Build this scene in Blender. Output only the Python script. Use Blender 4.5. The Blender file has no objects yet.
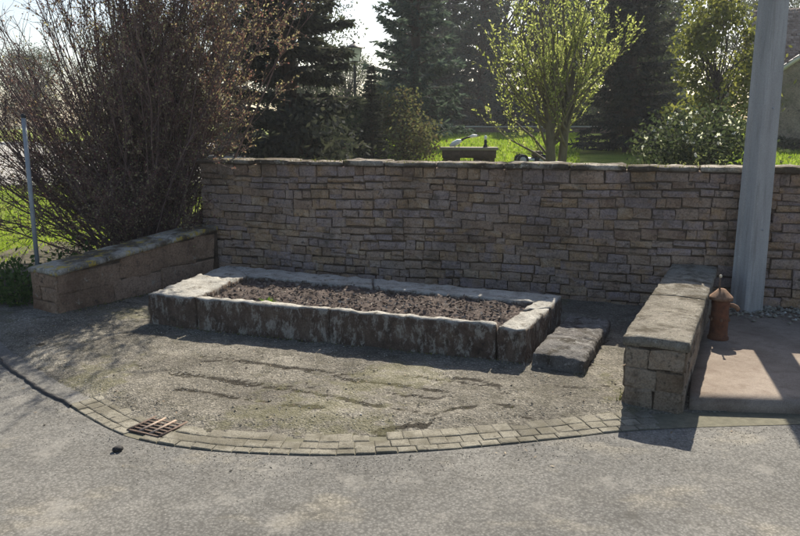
import bpy, bmesh, math, random
import numpy as np
from mathutils import Vector, noise as mnoise

S = bpy.context.scene
C = S.collection
R = math.radians

# ------------------------------------------------------------------ camera, sky, sun, exposure
cam = bpy.data.cameras.new('camera')
cam.sensor_width = 36.0
cam.lens = 36.0 * 740.0 / 800.0
cam.clip_start = 0.05
cam.clip_end = 3000
camo = bpy.data.objects.new('camera', cam)
camo.location = (0, 0, 2.5)
camo.rotation_euler = (R(90 - 10.937), 0, 0)
C.objects.link(camo)
S.camera = camo

SUN_EL, SUN_AZ = 42.0, 16.7          # degrees; azimuth from +Y towards +X
W = bpy.data.worlds.new('World')
S.world = W
W.use_nodes = True
wn = W.node_tree
sky = wn.nodes.new('ShaderNodeTexSky')
sky.sky_type = 'NISHITA'
sky.sun_disc = False
sky.sun_elevation = R(SUN_EL)
sky.sun_rotation = R(SUN_AZ)
sky.air_density = 1.0
sky.dust_density = 1.6
sky.ozone_density = 1.0
bgn = wn.nodes['Background']
wn.links.new(sky.outputs[0], bgn.inputs[0])
bgn.inputs[1].default_value = 0.065

sd = bpy.data.lights.new('sun', 'SUN')
sd.energy = 4.0
sd.angle = R(0.53)
sd.color = (1.0, 0.92, 0.78)
so = bpy.data.objects.new('sun', sd)
so.rotation_euler = (R(90 - SUN_EL), 0, R(180 - SUN_AZ))
so.rotation_euler = Vector((math.sin(R(SUN_AZ)) * math.cos(R(SUN_EL)), math.cos(R(SUN_AZ)) * math.cos(R(SUN_EL)), math.sin(R(SUN_EL)))).to_track_quat('Z', 'Y').to_euler()
so.location = (6, 20, 30)
C.objects.link(so)

S.view_settings.view_transform = 'Standard'
S.view_settings.look = 'None'
S.view_settings.gamma = 1.0
S.view_settings.exposure = 1.3
S.render.engine = 'CYCLES'
S.cycles.use_denoising = True
S.cycles.max_bounces = 6
S.cycles.transparent_max_bounces = 8

# ------------------------------------------------------------------ node helpers
class NT:
    def __init__(s, name):
        s.m = bpy.data.materials.new(name)
        s.m.use_nodes = True
        s.t = s.m.node_tree
        s.bsdf = s.t.nodes['Principled BSDF']
        s.out = s.t.nodes['Material Output']
        s._pos = None
    def n(s, typ, **kw):
        nd = s.t.nodes.new(typ)
        for k, v in kw.items():
            if k == 'inp':
                for a, b in v.items():
                    s.set(nd.inputs[a], b)
            else:
                setattr(nd, k, v)
        return nd
    def set(s, sock, v):
        if isinstance(v, bpy.types.NodeSocket):
            s.t.links.new(v, sock)
        else:
            if sock.type == 'RGBA' and len(v) == 3:
                v = (*v, 1)
            sock.default_value = v
    def pos(s):
        if s._pos is None:
            s._pos = s.n('ShaderNodeNewGeometry')
        return s._pos.outputs['Position']
    def island(s):
        s.pos()
        return s._pos.outputs['Random Per Island']
    def objrand(s):
        return s.n('ShaderNodeObjectInfo').outputs['Random']
    def noise(s, scale, detail=4, rough=0.55, vec=None, dist=0.0):
        nd = s.n('ShaderNodeTexNoise', inp={'Scale': scale, 'Detail': detail, 'Roughness': rough, 'Distortion': dist, 'Vector': vec or s.pos()})
        return nd.outputs['Fac']
    def voronoi(s, scale, feature='F1', vec=None, out='Distance'):
        nd = s.n('ShaderNodeTexVoronoi', feature=feature, inp={'Scale': scale, 'Vector': vec or s.pos()})
        return nd.outputs[out]
    def ramp(s, fac, stops, interp='LINEAR'):
        nd = s.n('ShaderNodeValToRGB', inp={'Fac': fac})
        cr = nd.color_ramp
        cr.interpolation = interp
        while len(cr.elements) < len(stops):
            cr.elements.new(0.5)
        for e, (p, c) in zip(cr.elements, stops):
            e.position = p
            e.color = (c, c, c, 1) if isinstance(c, (int, float)) else (*c, 1)
        return nd.outputs['Color']
    def mix(s, fac, a, b, mode='MIX'):
        nd = s.n('ShaderNodeMix', data_type='RGBA', blend_type=mode)
        s.set(nd.inputs[0], fac)
        s.set(nd.inputs[6], a)
        s.set(nd.inputs[7], b)
        return nd.outputs[2]
    def math(s, op, a, b=0.0, clamp=False):
        nd = s.n('ShaderNodeMath', operation=op, use_clamp=clamp)
        s.set(nd.inputs[0], a)
        s.set(nd.inputs[1], b)
        return nd.outputs[0]
    def attr(s, name):
        return s.n('ShaderNodeAttribute', attribute_name=name).outputs['Fac']
    def scalepos(s, sx, sy, sz, rotz=0.0):
        nd = s.n('ShaderNodeMapping', inp={'Vector': s.pos(), 'Scale': (sx, sy, sz), 'Rotation': (0, 0, rotz)})
        return nd.outputs[0]
    def bump(s, h, strength=0.5, dist=0.02, prev=None):
        nd = s.n('ShaderNodeBump', inp={'Height': h, 'Strength': strength, 'Distance': dist})
        if prev is not None:
            s.set(nd.inputs['Normal'], prev)
        return nd.outputs[0]
    def done(s, col, rough=0.9, normal=None, spec=0.25):
        s.set(s.bsdf.inputs['Base Color'], col)
        s.set(s.bsdf.inputs['Roughness'], rough)
        s.bsdf.inputs['Specular IOR Level'].default_value = spec
        if normal is not None:
            s.set(s.bsdf.inputs['Normal'], normal)
        return s.m

def stone_mat(name, cols, moss=(0.05, 0.055, 0.025), moss_lo=0.55, moss_hi=0.7, lichen=None, lic_lo=0.6, scale=6.0, bump=0.6, dark=(0.05, 0.042, 0.036), rnd='obj', streak=False):
    t = NT(name)
    f1 = t.noise(scale, 5, 0.6)
    rv = t.objrand() if rnd == 'obj' else (t.island() if rnd == 'island' else 0.5)
    fac = t.math('ADD', t.math('MULTIPLY', rv, 0.75), t.math('MULTIPLY', t.math('SUBTRACT', f1, 0.35), 0.8), True)
    k = len(cols)
    col = t.ramp(fac, [(i / (k - 1), c) for i, c in enumerate(cols)])
    fine = t.noise(scale * 9, 4, 0.7)
    col = t.mix(0.75, col, t.ramp(fine, [(0.3, 0.42), (0.5, 1.0), (0.75, 1.5)]), 'MULTIPLY')
    col = t.mix(1.0, col, t.ramp(t.noise(1.1, 5, 0.65, t.scalepos(1, 1, 0.7)), [(0.32, 0.6), (0.5, 1.0), (0.68, 1.25)]), 'MULTIPLY')
    spots = t.noise(scale * 2.3, 6, 0.7)
    col = t.mix(t.ramp(spots, [(0.56, 0.0), (0.68, 0.75)]), col, dark)
    mvec = t.scalepos(3.2, 3.2, 0.55) if streak else t.pos()
    mo = t.noise(scale * (0.9 if streak else 0.45), 6, 0.65, mvec)
    col = t.mix(t.ramp(mo, [(moss_lo, 0.0), (moss_hi, 0.9)]), col, moss)
    if lichen:
        li = t.noise(scale * 1.4, 6, 0.72, t.scalepos(1.0, 1.0, 0.45) if streak else t.scalepos(1.0, 1.2, 1.0))
        col = t.mix(t.ramp(li, [(lic_lo, 0.0), (lic_lo + 0.08, 0.9)]), col, lichen)
    nb = t.bump(t.noise(scale * 4, 6, 0.7), bump, 0.055)
    nb = t.bump(fine, bump * 0.6, 0.008, nb)
    return t.done(col, 0.93, nb, 0.15)

def leaf_mat(name, cols, trans=0.45, rough=0.6, tcol=1.3):
    t = NT(name)
    k = len(cols)
    col = t.ramp(t.island(), [(i / max(1, k - 1), c) for i, c in enumerate(cols)])
    t.done(col, 0.85, None, 0.08)
    tr = t.n('ShaderNodeBsdfTranslucent', inp={'Color': t.mix(1.0, col, (tcol, tcol * 1.05, tcol * 0.75), 'MULTIPLY')})
    ms = t.n('ShaderNodeMixShader')
    ms.inputs[0].default_value = trans
    t.t.links.new(t.bsdf.outputs[0], ms.inputs[1])
    t.t.links.new(tr.outputs[0], ms.inputs[2])
    t.t.links.new(ms.outputs[0], t.out.inputs['Surface'])
    return t.m

def bark_mat(name, a, b, scale=12):
    t = NT(name)
    f = t.noise(scale, 5, 0.6, t.scalepos(1, 1, 0.25))
    return t.done(t.ramp(f, [(0.3, a), (0.7, b)]), 0.9, t.bump(f, 0.6, 0.02), 0.15)

def plain_mat(name, a, b, scale=8, rough=0.7, bump=0.2, metal=0.0, spec=0.3):
    t = NT(name)
    f = t.noise(scale, 5, 0.6)
    m = t.done(t.ramp(f, [(0.3, a), (0.7, b)]), rough, t.bump(t.noise(scale * 5, 4), bump, 0.01), spec)
    t.bsdf.inputs['Metallic'].default_value = metal
    return m

# ------------------------------------------------------------------ materials
M = {}
WALLC = [(0.20, 0.132, 0.098), (0.31, 0.218, 0.155), (0.34, 0.258, 0.205), (0.285, 0.222, 0.205), (0.36, 0.24, 0.145), (0.43, 0.34, 0.255)]
M['wall_stone'] = stone_mat('wall_stone', WALLC,
                            moss=(0.10, 0.085, 0.062), moss_lo=0.58, moss_hi=0.74, scale=5.0, bump=0.7)
M['wall_stone_joined'] = stone_mat('wall_stone_joined', WALLC,
                                   moss=(0.10, 0.085, 0.062), moss_lo=0.58, moss_hi=0.74, scale=5.0, bump=0.7, rnd='island')
M['mortar'] = plain_mat('mortar', (0.06, 0.042, 0.03), (0.17, 0.12, 0.082), 9, 0.95, 0.8)
M['coping'] = stone_mat('coping', [(0.2, 0.17, 0.14), (0.27, 0.24, 0.20), (0.36, 0.33, 0.28)], moss=(0.06, 0.045, 0.03), moss_lo=0.44, moss_hi=0.56, lichen=(0.46, 0.44, 0.38), lic_lo=0.58, scale=5)
M['cap_right'] = stone_mat('cap_right', [(0.21, 0.19, 0.155), (0.28, 0.255, 0.21), (0.34, 0.315, 0.265)], moss=(0.085, 0.07, 0.048), moss_lo=0.48, moss_hi=0.62, lichen=(0.43, 0.41, 0.36), lic_lo=0.58, scale=8, bump=1.0)
M['cap_left'] = stone_mat('cap_left', [(0.27, 0.25, 0.21), (0.35, 0.32, 0.27), (0.40, 0.37, 0.32)], moss=(0.08, 0.06, 0.038), moss_lo=0.47, moss_hi=0.58, lichen=(0.46, 0.33, 0.05), lic_lo=0.54, scale=4)
M['kerb'] = None
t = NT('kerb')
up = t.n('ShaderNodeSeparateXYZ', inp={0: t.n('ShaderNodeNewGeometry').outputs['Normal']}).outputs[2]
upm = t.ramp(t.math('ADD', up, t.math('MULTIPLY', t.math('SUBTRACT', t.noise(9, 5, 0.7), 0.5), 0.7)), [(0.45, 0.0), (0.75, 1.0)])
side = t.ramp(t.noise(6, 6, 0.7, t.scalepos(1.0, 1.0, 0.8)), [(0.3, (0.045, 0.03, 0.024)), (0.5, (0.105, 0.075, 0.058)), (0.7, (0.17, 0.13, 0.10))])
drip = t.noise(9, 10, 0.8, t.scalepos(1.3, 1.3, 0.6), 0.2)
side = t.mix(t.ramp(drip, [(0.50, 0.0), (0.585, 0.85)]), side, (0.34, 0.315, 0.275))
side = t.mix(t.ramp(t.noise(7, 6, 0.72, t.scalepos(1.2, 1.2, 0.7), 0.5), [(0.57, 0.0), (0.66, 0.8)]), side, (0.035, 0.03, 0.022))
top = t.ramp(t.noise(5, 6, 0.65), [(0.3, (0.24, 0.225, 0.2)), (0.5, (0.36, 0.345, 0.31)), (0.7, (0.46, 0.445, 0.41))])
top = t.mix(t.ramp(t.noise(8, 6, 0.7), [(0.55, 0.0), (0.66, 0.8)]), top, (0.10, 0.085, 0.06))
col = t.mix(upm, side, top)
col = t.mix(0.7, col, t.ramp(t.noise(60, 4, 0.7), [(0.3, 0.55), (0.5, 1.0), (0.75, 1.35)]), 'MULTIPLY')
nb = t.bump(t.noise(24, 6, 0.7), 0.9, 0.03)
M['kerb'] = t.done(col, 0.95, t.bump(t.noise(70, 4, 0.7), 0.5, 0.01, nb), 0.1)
M['pier'] = stone_mat('pier', [(0.19, 0.14, 0.095), (0.26, 0.2, 0.145), (0.31, 0.255, 0.195), (0.24, 0.16, 0.10)], moss=(0.09, 0.06, 0.038), moss_lo=0.5, moss_hi=0.66, scale=6, bump=0.9)
M['left_stone'] = stone_mat('left_stone', [(0.23, 0.145, 0.095), (0.28, 0.185, 0.125), (0.32, 0.22, 0.155)], moss=(0.13, 0.075, 0.048), moss_lo=0.5, moss_hi=0.7, lichen=(0.33, 0.29, 0.23), lic_lo=0.6, scale=4)
M['step'] = stone_mat('step', [(0.15, 0.137, 0.128), (0.21, 0.2, 0.19), (0.27, 0.26, 0.25)], moss=(0.06, 0.05, 0.036), moss_lo=0.5, moss_hi=0.64, lichen=(0.42, 0.41, 0.385), lic_lo=0.57, scale=9, bump=1.0)
M['sett'] = stone_mat('sett', [(0.155, 0.143, 0.115), (0.2, 0.186, 0.15), (0.235, 0.22, 0.18)], moss=(0.11, 0.10, 0.075), moss_lo=0.46, moss_hi=0.62, scale=9, bump=0.35)
M['joint_bed'] = plain_mat('joint_bed', (0.09, 0.085, 0.06), (0.15, 0.14, 0.10), 14, 0.95, 0.5)
M['house_wall'] = stone_mat('house_wall', [(0.2, 0.16, 0.11), (0.27, 0.22, 0.16), (0.32, 0.27, 0.2)], moss=(0.12, 0.12, 0.06), moss_lo=0.5, moss_hi=0.68, scale=2.2, rnd='none')

# asphalt
t = NT('asphalt')
big = t.noise(0.55, 5, 0.6)
mid = t.noise(2.7, 6, 0.65)
sp = t.voronoi(46)
sp2 = t.noise(85, 3, 0.75)
col = t.ramp(big, [(0.3, (0.098, 0.096, 0.091)), (0.52, (0.14, 0.136, 0.127)), (0.72, (0.19, 0.182, 0.166))])
col = t.mix(t.ramp(mid, [(0.42, 0.0), (0.72, 0.55)]), col, (0.105, 0.10, 0.09))
col = t.mix(t.ramp(t.noise(1.3, 4, 0.6, t.scalepos(1, 1.6, 1, 0.4)), [(0.56, 0.0), (0.68, 0.6)]), col, (0.235, 0.215, 0.175))
col = t.mix(0.9, col, t.ramp(sp, [(0.05, 1.5), (0.35, 1.0), (0.8, 0.62)]), 'MULTIPLY')
col = t.mix(0.6, col, t.ramp(sp2, [(0.3, 0.5), (0.5, 1.0), (0.72, 1.55)]), 'MULTIPLY')
col = t.mix(t.ramp(t.noise(1.9, 8, 0.78), [(0.53, 0.0), (0.65, 0.5)]), col, (0.26, 0.247, 0.222))
col = t.mix(t.ramp(t.noise(1.4, 9, 0.8, t.scalepos(1, 1.5, 1, 1.0)), [(0.57, 0.0), (0.66, 0.65)]), col, (0.06, 0.057, 0.05))
nb = t.bump(sp2, 0.5, 0.007)
nb = t.bump(t.noise(9, 6, 0.7), 0.25, 0.02, nb)
M['asphalt'] = t.done(col, 0.92, nb, 0.2)

# forecourt: worn compacted gravel with mossy cracks
t = NT('forecourt')
big = t.noise(1.1, 5, 0.62)
mid = t.noise(5.5, 6, 0.68)
st = t.voronoi(70, out='Color')
sd_ = t.voronoi(70)
col = t.ramp(big, [(0.3, (0.098, 0.09, 0.076)), (0.5, (0.155, 0.143, 0.12)), (0.7, (0.24, 0.222, 0.188))])
col = t.mix(t.ramp(mid, [(0.48, 0.0), (0.64, 0.7)]), col, (0.082, 0.076, 0.058))
stv = t.n('ShaderNodeSeparateColor', inp={0: st}).outputs[0]
col = t.mix(0.85, col, t.ramp(stv, [(0.0, 0.5), (0.6, 1.0), (0.9, 1.35), (1.0, 2.0)]), 'MULTIPLY')
col = t.mix(0.6, col, t.ramp(t.noise(120, 3, 0.7), [(0.3, 0.5), (0.5, 1.0), (0.75, 1.5)]), 'MULTIPLY')
ck = t.attr('crack')
col = t.mix(t.ramp(t.math('ADD', ck, t.math('MULTIPLY', t.math('SUBTRACT', t.noise(34, 5, 0.7), 0.5), 0.7)), [(0.06, 0.0), (0.26, 0.95)]), col, (0.03, 0.026, 0.02))
mo = t.attr('mossy')
col = t.mix(t.ramp(t.math('ADD', mo, t.math('MULTIPLY', t.math('SUBTRACT', mid, 0.5), 1.4)), [(0.8, 0.0), (1.2, 0.3)]), col, (0.16, 0.155, 0.075))
nb = t.bump(t.noise(16, 6, 0.7), 0.7, 0.035)
nb = t.bump(sd_, 0.6, 0.010, nb)
M['forecourt'] = t.done(col, 0.95, nb, 0.1)

t = NT('soil')
f = t.noise(14, 6, 0.7)
col = t.ramp(f, [(0.3, (0.04, 0.032, 0.03)), (0.5, (0.095, 0.076, 0.068)), (0.7, (0.19, 0.158, 0.14))])
col = t.mix(t.ramp(t.noise(38, 4, 0.7), [(0.6, 0.0), (0.7, 0.8)]), col, (0.26, 0.225, 0.20))
M['soil'] = t.done(col, 0.97, t.bump(t.noise(45, 5, 0.7), 0.9, 0.03), 0.05)
t = NT('litter')
M['litter'] = t.done(t.ramp(t.island(), [(0, (0.05, 0.038, 0.032)), (0.6, (0.13, 0.105, 0.088)), (1, (0.30, 0.26, 0.22))]), 0.9, None, 0.1)
t = NT('pebble')
M['pebble'] = t.done(t.ramp(t.island(), [(0, (0.2, 0.18, 0.145)), (0.5, (0.25, 0.23, 0.185)), (0.9, (0.34, 0.32, 0.27)), (1, (0.55, 0.53, 0.49))]), 0.9, None, 0.15)

t = NT('platform_concrete')
f = t.noise(2.0, 6, 0.65)
col = t.ramp(f, [(0.3, (0.15, 0.118, 0.095)), (0.5, (0.21, 0.172, 0.14)), (0.7, (0.27, 0.228, 0.19))])
col = t.mix(t.ramp(t.noise(7, 6, 0.7), [(0.5, 0.0), (0.72, 0.55)]), col, (0.11, 0.075, 0.058))
col = t.mix(0.6, col, t.ramp(t.noise(90, 3, 0.7), [(0.3, 0.6), (0.5, 1.0), (0.75, 1.4)]), 'MULTIPLY')
M['platform'] = t.done(col, 0.93, t.bump(t.noise(40, 5), 0.3, 0.012), 0.15)

t = NT('lawn')
f = t.noise(0.5, 5, 0.6)
col = t.ramp(f, [(0.3, (0.14, 0.19, 0.025)), (0.5, (0.2, 0.25, 0.034)), (0.7, (0.27, 0.29, 0.055))])
col = t.mix(0.8, col, t.ramp(t.noise(25, 5, 0.75), [(0.3, 0.45), (0.5, 1.0), (0.7, 1.5)]), 'MULTIPLY')
M['lawn'] = t.done(col, 0.9, t.bump(t.noise(30, 5, 0.8), 1.0, 0.06), 0.1)
M['bed_soil'] = plain_mat('bed_soil', (0.05, 0.045, 0.03), (0.1, 0.085, 0.055), 6, 0.95, 0.6)
M['far_ground'] = plain_mat('far_ground', (0.10, 0.12, 0.05), (0.16, 0.16, 0.09), 0.2, 0.95, 0.2)
M['yard'] = plain_mat('yard', (0.26, 0.25, 0.235), (0.36, 0.345, 0.32), 1.3, 0.95, 0.3)

M['grass'] = leaf_mat('grass', [(0.13, 0.2, 0.02), (0.19, 0.27, 0.03), (0.27, 0.32, 0.05)], 0.5)
M['tuft'] = leaf_mat('tuft', [(0.12, 0.2, 0.02), (0.2, 0.32, 0.03)], 0.45)
M['weed'] = leaf_mat('weed', [(0.03, 0.06, 0.018), (0.06, 0.1, 0.03), (0.09, 0.13, 0.045)], 0.35)
M['moss'] = leaf_mat('moss', [(0.07, 0.08, 0.02), (0.12, 0.13, 0.035), (0.18, 0.17, 0.06)], 0.3)
M['bush_leaf'] = leaf_mat('bush_leaf', [(0.16, 0.07, 0.08), (0.2, 0.11, 0.11), (0.23, 0.155, 0.135), (0.29, 0.25, 0.15), (0.40, 0.37, 0.24)], 0.4)
M['bush_bark'] = bark_mat('bush_bark', (0.09, 0.058, 0.056), (0.19, 0.135, 0.122))
M['willow_leaf'] = leaf_mat('willow_leaf', [(0.17, 0.2, 0.06), (0.26, 0.29, 0.09), (0.36, 0.38, 0.14), (0.46, 0.46, 0.22)], 0.5)
M['willow_bark'] = bark_mat('willow_bark', (0.10, 0.085, 0.06), (0.2, 0.17, 0.12))
M['spruce'] = leaf_mat('spruce', [(0.03, 0.035, 0.034), (0.045, 0.05, 0.044), (0.065, 0.066, 0.055)], 0.25)
M['pine'] = leaf_mat('pine', [(0.04, 0.06, 0.06), (0.06, 0.085, 0.08), (0.09, 0.115, 0.10)], 0.35)
M['dark_leaf'] = leaf_mat('dark_leaf', [(0.03, 0.042, 0.026), (0.05, 0.066, 0.038), (0.08, 0.09, 0.05)], 0.38)
M['yellow_leaf'] = leaf_mat('yellow_leaf', [(0.07, 0.08, 0.022), (0.13, 0.14, 0.035), (0.24, 0.23, 0.07)], 0.45)
M['brown_leaf'] = leaf_mat('brown_leaf', [(0.06, 0.045, 0.03), (0.09, 0.075, 0.042), (0.09, 0.10, 0.05), (0.14, 0.14, 0.07)], 0.4)
M['bark'] = bark_mat('bark', (0.035, 0.028, 0.022), (0.085, 0.065, 0.05))
M['blossom'] = leaf_mat('blossom', [(0.7, 0.68, 0.66), (0.82, 0.8, 0.78)], 0.35)
M['rust'] = plain_mat('rust', (0.085, 0.034, 0.02), (0.21, 0.078, 0.036), 16, 0.85, 0.8)
M['rust_cap'] = plain_mat('rust_cap', (0.13, 0.06, 0.035), (0.28, 0.17, 0.10), 26, 0.85, 0.7)
M['iron'] = plain_mat('iron', (0.07, 0.045, 0.034), (0.15, 0.10, 0.075), 30, 0.75, 0.3)
M['iron_worn'] = plain_mat('iron_worn', (0.22, 0.16, 0.12), (0.34, 0.26, 0.2), 30, 0.6, 0.3)
M['pit_shade'] = plain_mat('pit_shade', (0.02, 0.016, 0.013), (0.035, 0.028, 0.02), 20, 0.95, 0.1)  # near-black colour for the shade below the grate bars
M['steel'] = plain_mat('steel', (0.25, 0.27, 0.29), (0.34, 0.36, 0.38), 10, 0.55, 0.1, 0.3)
M['brass'] = plain_mat('brass', (0.5, 0.42, 0.3), (0.62, 0.55, 0.42), 20, 0.5, 0.1)
M['tar'] = plain_mat('tar', (0.025, 0.024, 0.024), (0.045, 0.042, 0.04), 20, 0.8, 0.4)
t = NT('pole_concrete')
f = t.noise(3, 5, 0.6, t.scalepos(2, 2, 0.35))
col = t.ramp(f, [(0.3, (0.30, 0.295, 0.285)), (0.7, (0.41, 0.405, 0.395))])
col = t.mix(0.5, col, t.ramp(t.noise(70, 3, 0.7), [(0.3, 0.75), (0.5, 1.0), (0.75, 1.25)]), 'MULTIPLY')
col = t.mix(t.ramp(t.noise(5, 7, 0.75, t.scalepos(3, 3, 0.25)), [(0.52, 0.0), (0.66, 0.45)]), col, (0.16, 0.155, 0.145))
col = t.mix(t.ramp(t.noise(11, 7, 0.75), [(0.62, 0.0), (0.68, 0.5)]), col, (0.5, 0.5, 0.48))
M['pole'] = t.done(col, 0.9, t.bump(t.noise(60, 4), 0.25, 0.008), 0.2)
M['wood_dark'] = plain_mat('wood_dark', (0.06, 0.035, 0.025), (0.12, 0.075, 0.055), 9, 0.8, 0.3)
M['wood_top'] = plain_mat('wood_top', (0.2, 0.17, 0.13), (0.3, 0.26, 0.2), 9, 0.8, 0.3)
M['white'] = plain_mat('white', (0.72, 0.72, 0.70), (0.82, 0.82, 0.8), 9, 0.5, 0.05)
M['black'] = plain_mat('black', (0.012, 0.012, 0.014), (0.03, 0.03, 0.032), 9, 0.5, 0.05)
t = NT('lamp_glass')
t.done((0.75, 0.78, 0.74), 0.35, None, 0.5)
tr = t.n('ShaderNodeBsdfTranslucent', inp={'Color': (0.85, 0.88, 0.84)})
ms = t.n('ShaderNodeMixShader')
ms.inputs[0].default_value = 0.75
t.t.links.new(t.bsdf.outputs[0], ms.inputs[1]); t.t.links.new(tr.outputs[0], ms.inputs[2]); t.t.links.new(ms.outputs[0], t.out.inputs['Surface'])
M['lamp_glass'] = t.m
t = NT('roof_tile')
M['roof_tile'] = t.done(t.mix(0.5, t.ramp(t.island(), [(0, (0.17, 0.125, 0.1)), (0.5, (0.27, 0.205, 0.165)), (1, (0.36, 0.29, 0.24))]), t.ramp(t.noise(4, 5), [(0.3, 0.7), (0.7, 1.3)]), 'MULTIPLY'), 0.9, None, 0.15)
M['ledge'] = plain_mat('ledge', (0.38, 0.37, 0.3), (0.5, 0.49, 0.41), 3, 0.9, 0.3)
M['hub_grey'] = plain_mat('hub_grey', (0.4, 0.4, 0.39), (0.5, 0.5, 0.49), 9, 0.6, 0.1)
M['slate'] = plain_mat('slate', (0.14, 0.14, 0.145), (0.2, 0.2, 0.205), 2, 0.7, 0.2)
M['render_wall'] = plain_mat('render_wall', (0.5, 0.48, 0.46), (0.6, 0.58, 0.56), 1.2, 0.9, 0.1)
t = NT('window_glass')
M['glass'] = t.done((0.03, 0.035, 0.04), 0.08, None, 0.6)

# ------------------------------------------------------------------ object helpers
def tag(o, label=None, cat=None, group=None, kind=None):
    if label: o['label'] = label
    if cat: o['category'] = cat
    if group: o['group'] = group
    if kind: o['kind'] = kind
    return o

def empty(name, loc=(0, 0, 0), rotz=0.0):
    o = bpy.data.objects.new(name, None)
    o.location = loc
    o.rotation_euler = (0, 0, rotz)
    o.empty_display_size = 0.2
    C.objects.link(o)
    return o

def link(name, me, mat, parent=None, loc=None, smooth=False):
    if mat is not None and not me.materials:
        me.materials.append(mat)
    o = bpy.data.objects.new(name, me)
    C.objects.link(o)
    if parent is not None:
        o.parent = parent
    if loc is not None:
        o.location = loc
    if smooth:
        me.shade_smooth()
    return o

def mesh_np(name, V, faces_list):
    """V (n,3); faces_list: list of (m,k) int arrays"""
    me = bpy.data.meshes.new(name)
    V = np.asarray(V, dtype=np.float32)
    tot = sum(f.size for f in faces_list)
    npoly = sum(len(f) for f in faces_list)
    me.vertices.add(len(V))
    me.vertices.foreach_set('co', V.ravel())
    me.loops.add(tot)
    me.loops.foreach_set('vertex_index', np.concatenate([f.ravel() for f in faces_list]).astype(np.int32))
    me.polygons.add(npoly)
    tots = np.concatenate([np.full(len(f), f.shape[1], np.int32) for f in faces_list])
    starts = np.concatenate([[0], np.cumsum(tots)[:-1]]).astype(np.int32)
    me.polygons.foreach_set('loop_start', starts)
    me.update(calc_edges=True)
    me.validate()
    return me

class Geo:
    def __init__(s):
        s.V = []; s.Q = []; s.T = []; s.n = 0
    def add(s, V, Q=None, T=None):
        V = np.asarray(V, float)
        if Q is not None and len(Q): s.Q.append(np.asarray(Q, int) + s.n)
        if T is not None and len(T): s.T.append(np.asarray(T, int) + s.n)
        s.V.append(V); s.n += len(V)
    def tube(s, P, rad, sides=4, cap=False):
        P = np.asarray(P, float)
        n = len(P)
        rad = np.broadcast_to(np.asarray(rad, float), (n,))
        T = np.gradient(P, axis=0)
        T /= np.linalg.norm(T, axis=1)[:, None] + 1e-9
        ref = np.array([0.31, 0.17, 0.93]) if abs(T[0, 2]) < 0.8 else np.array([0.93, 0.31, 0.17])
        A = np.cross(T, ref); A /= np.linalg.norm(A, axis=1)[:, None] + 1e-9
        B = np.cross(T, A)
        ang = np.arange(sides) * 2 * np.pi / sides
        V = P[:, None, :] + rad[:, None, None] * (np.cos(ang)[None, :, None] * A[:, None, :] + np.sin(ang)[None, :, None] * B[:, None, :])
        i = np.arange(n - 1)[:, None] * sides
        j = np.arange(sides)[None, :]
        k = (j + 1) % sides
        Q = np.stack([i + j, i + k, i + sides + k, i + sides + j], -1).reshape(-1, 4)
        V = V.reshape(-1, 3)
        T_ = None
        if cap:
            base = len(V)
            V = np.vstack([V, P[0], P[-1]])
            a = np.arange(sides)
            T_ = np.vstack([np.stack([np.full(sides, base), (a + 1) % sides, a], -1),
                            np.stack([np.full(sides, base + 1), (n - 1) * sides + a, (n - 1) * sides + (a + 1) % sides], -1)])
        s.add(V, Q, T_)
    def leaves(s, P, D, L, Wd, rng, jitter=0.5):
        """one quad (lozenge) per point, along direction D with random roll"""
        P = np.asarray(P, float); n = len(P)
        if n == 0: return
        D = np.asarray(D, float) + rng.normal(0, jitter, (n, 3))
        D /= np.linalg.norm(D, axis=1)[:, None] + 1e-9
        X = np.cross(D, rng.normal(0, 1, (n, 3)))
        X /= np.linalg.norm(X, axis=1)[:, None] + 1e-9
        L = (np.broadcast_to(L, (n,)) * rng.uniform(0.6, 1.3, n))[:, None]
        Wd = (np.broadcast_to(Wd, (n,)) * rng.uniform(0.7, 1.3, n))[:, None]
        V = np.stack([P, P + D * L * 0.5 + X * Wd * 0.5, P + D * L, P + D * L * 0.5 - X * Wd * 0.5], 1).reshape(-1, 3)
        s.add(V, np.arange(n * 4).reshape(n, 4))
    def box(s, lo, hi):
        x0, y0, z0 = lo; x1, y1, z1 = hi
        V = [(x0, y0, z0), (x1, y0, z0), (x1, y1, z0), (x0, y1, z0), (x0, y0, z1), (x1, y0, z1), (x1, y1, z1), (x0, y1, z1)]
        s.add(V, [(0, 3, 2, 1), (4, 5, 6, 7), (0, 1, 5, 4), (1, 2, 6, 5), (2, 3, 7, 6), (3, 0, 4, 7)])
    def lathe(s, prof, segs=24, cx=0.0, cy=0.0):
        prof = np.asarray(prof, float)
        a = np.arange(segs) * 2 * np.pi / segs
        V = np.stack([cx + prof[:, None, 0] * np.cos(a), cy + prof[:, None, 0] * np.sin(a), np.repeat(prof[:, 1:2], segs, 1)], -1).reshape(-1, 3)
        i = np.arange(len(prof) - 1)[:, None] * segs
        j = np.arange(segs)[None]; k = (j + 1) % segs
        s.add(V, np.stack([i + j, i + k, i + segs + k, i + segs + j], -1).reshape(-1, 4))
    def mesh(s, name):
        fl = []
        if s.Q: fl.append(np.vstack(s.Q))
        if s.T: fl.append(np.vstack(s.T))
        return mesh_np(name, np.vstack(s.V), fl)

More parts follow.
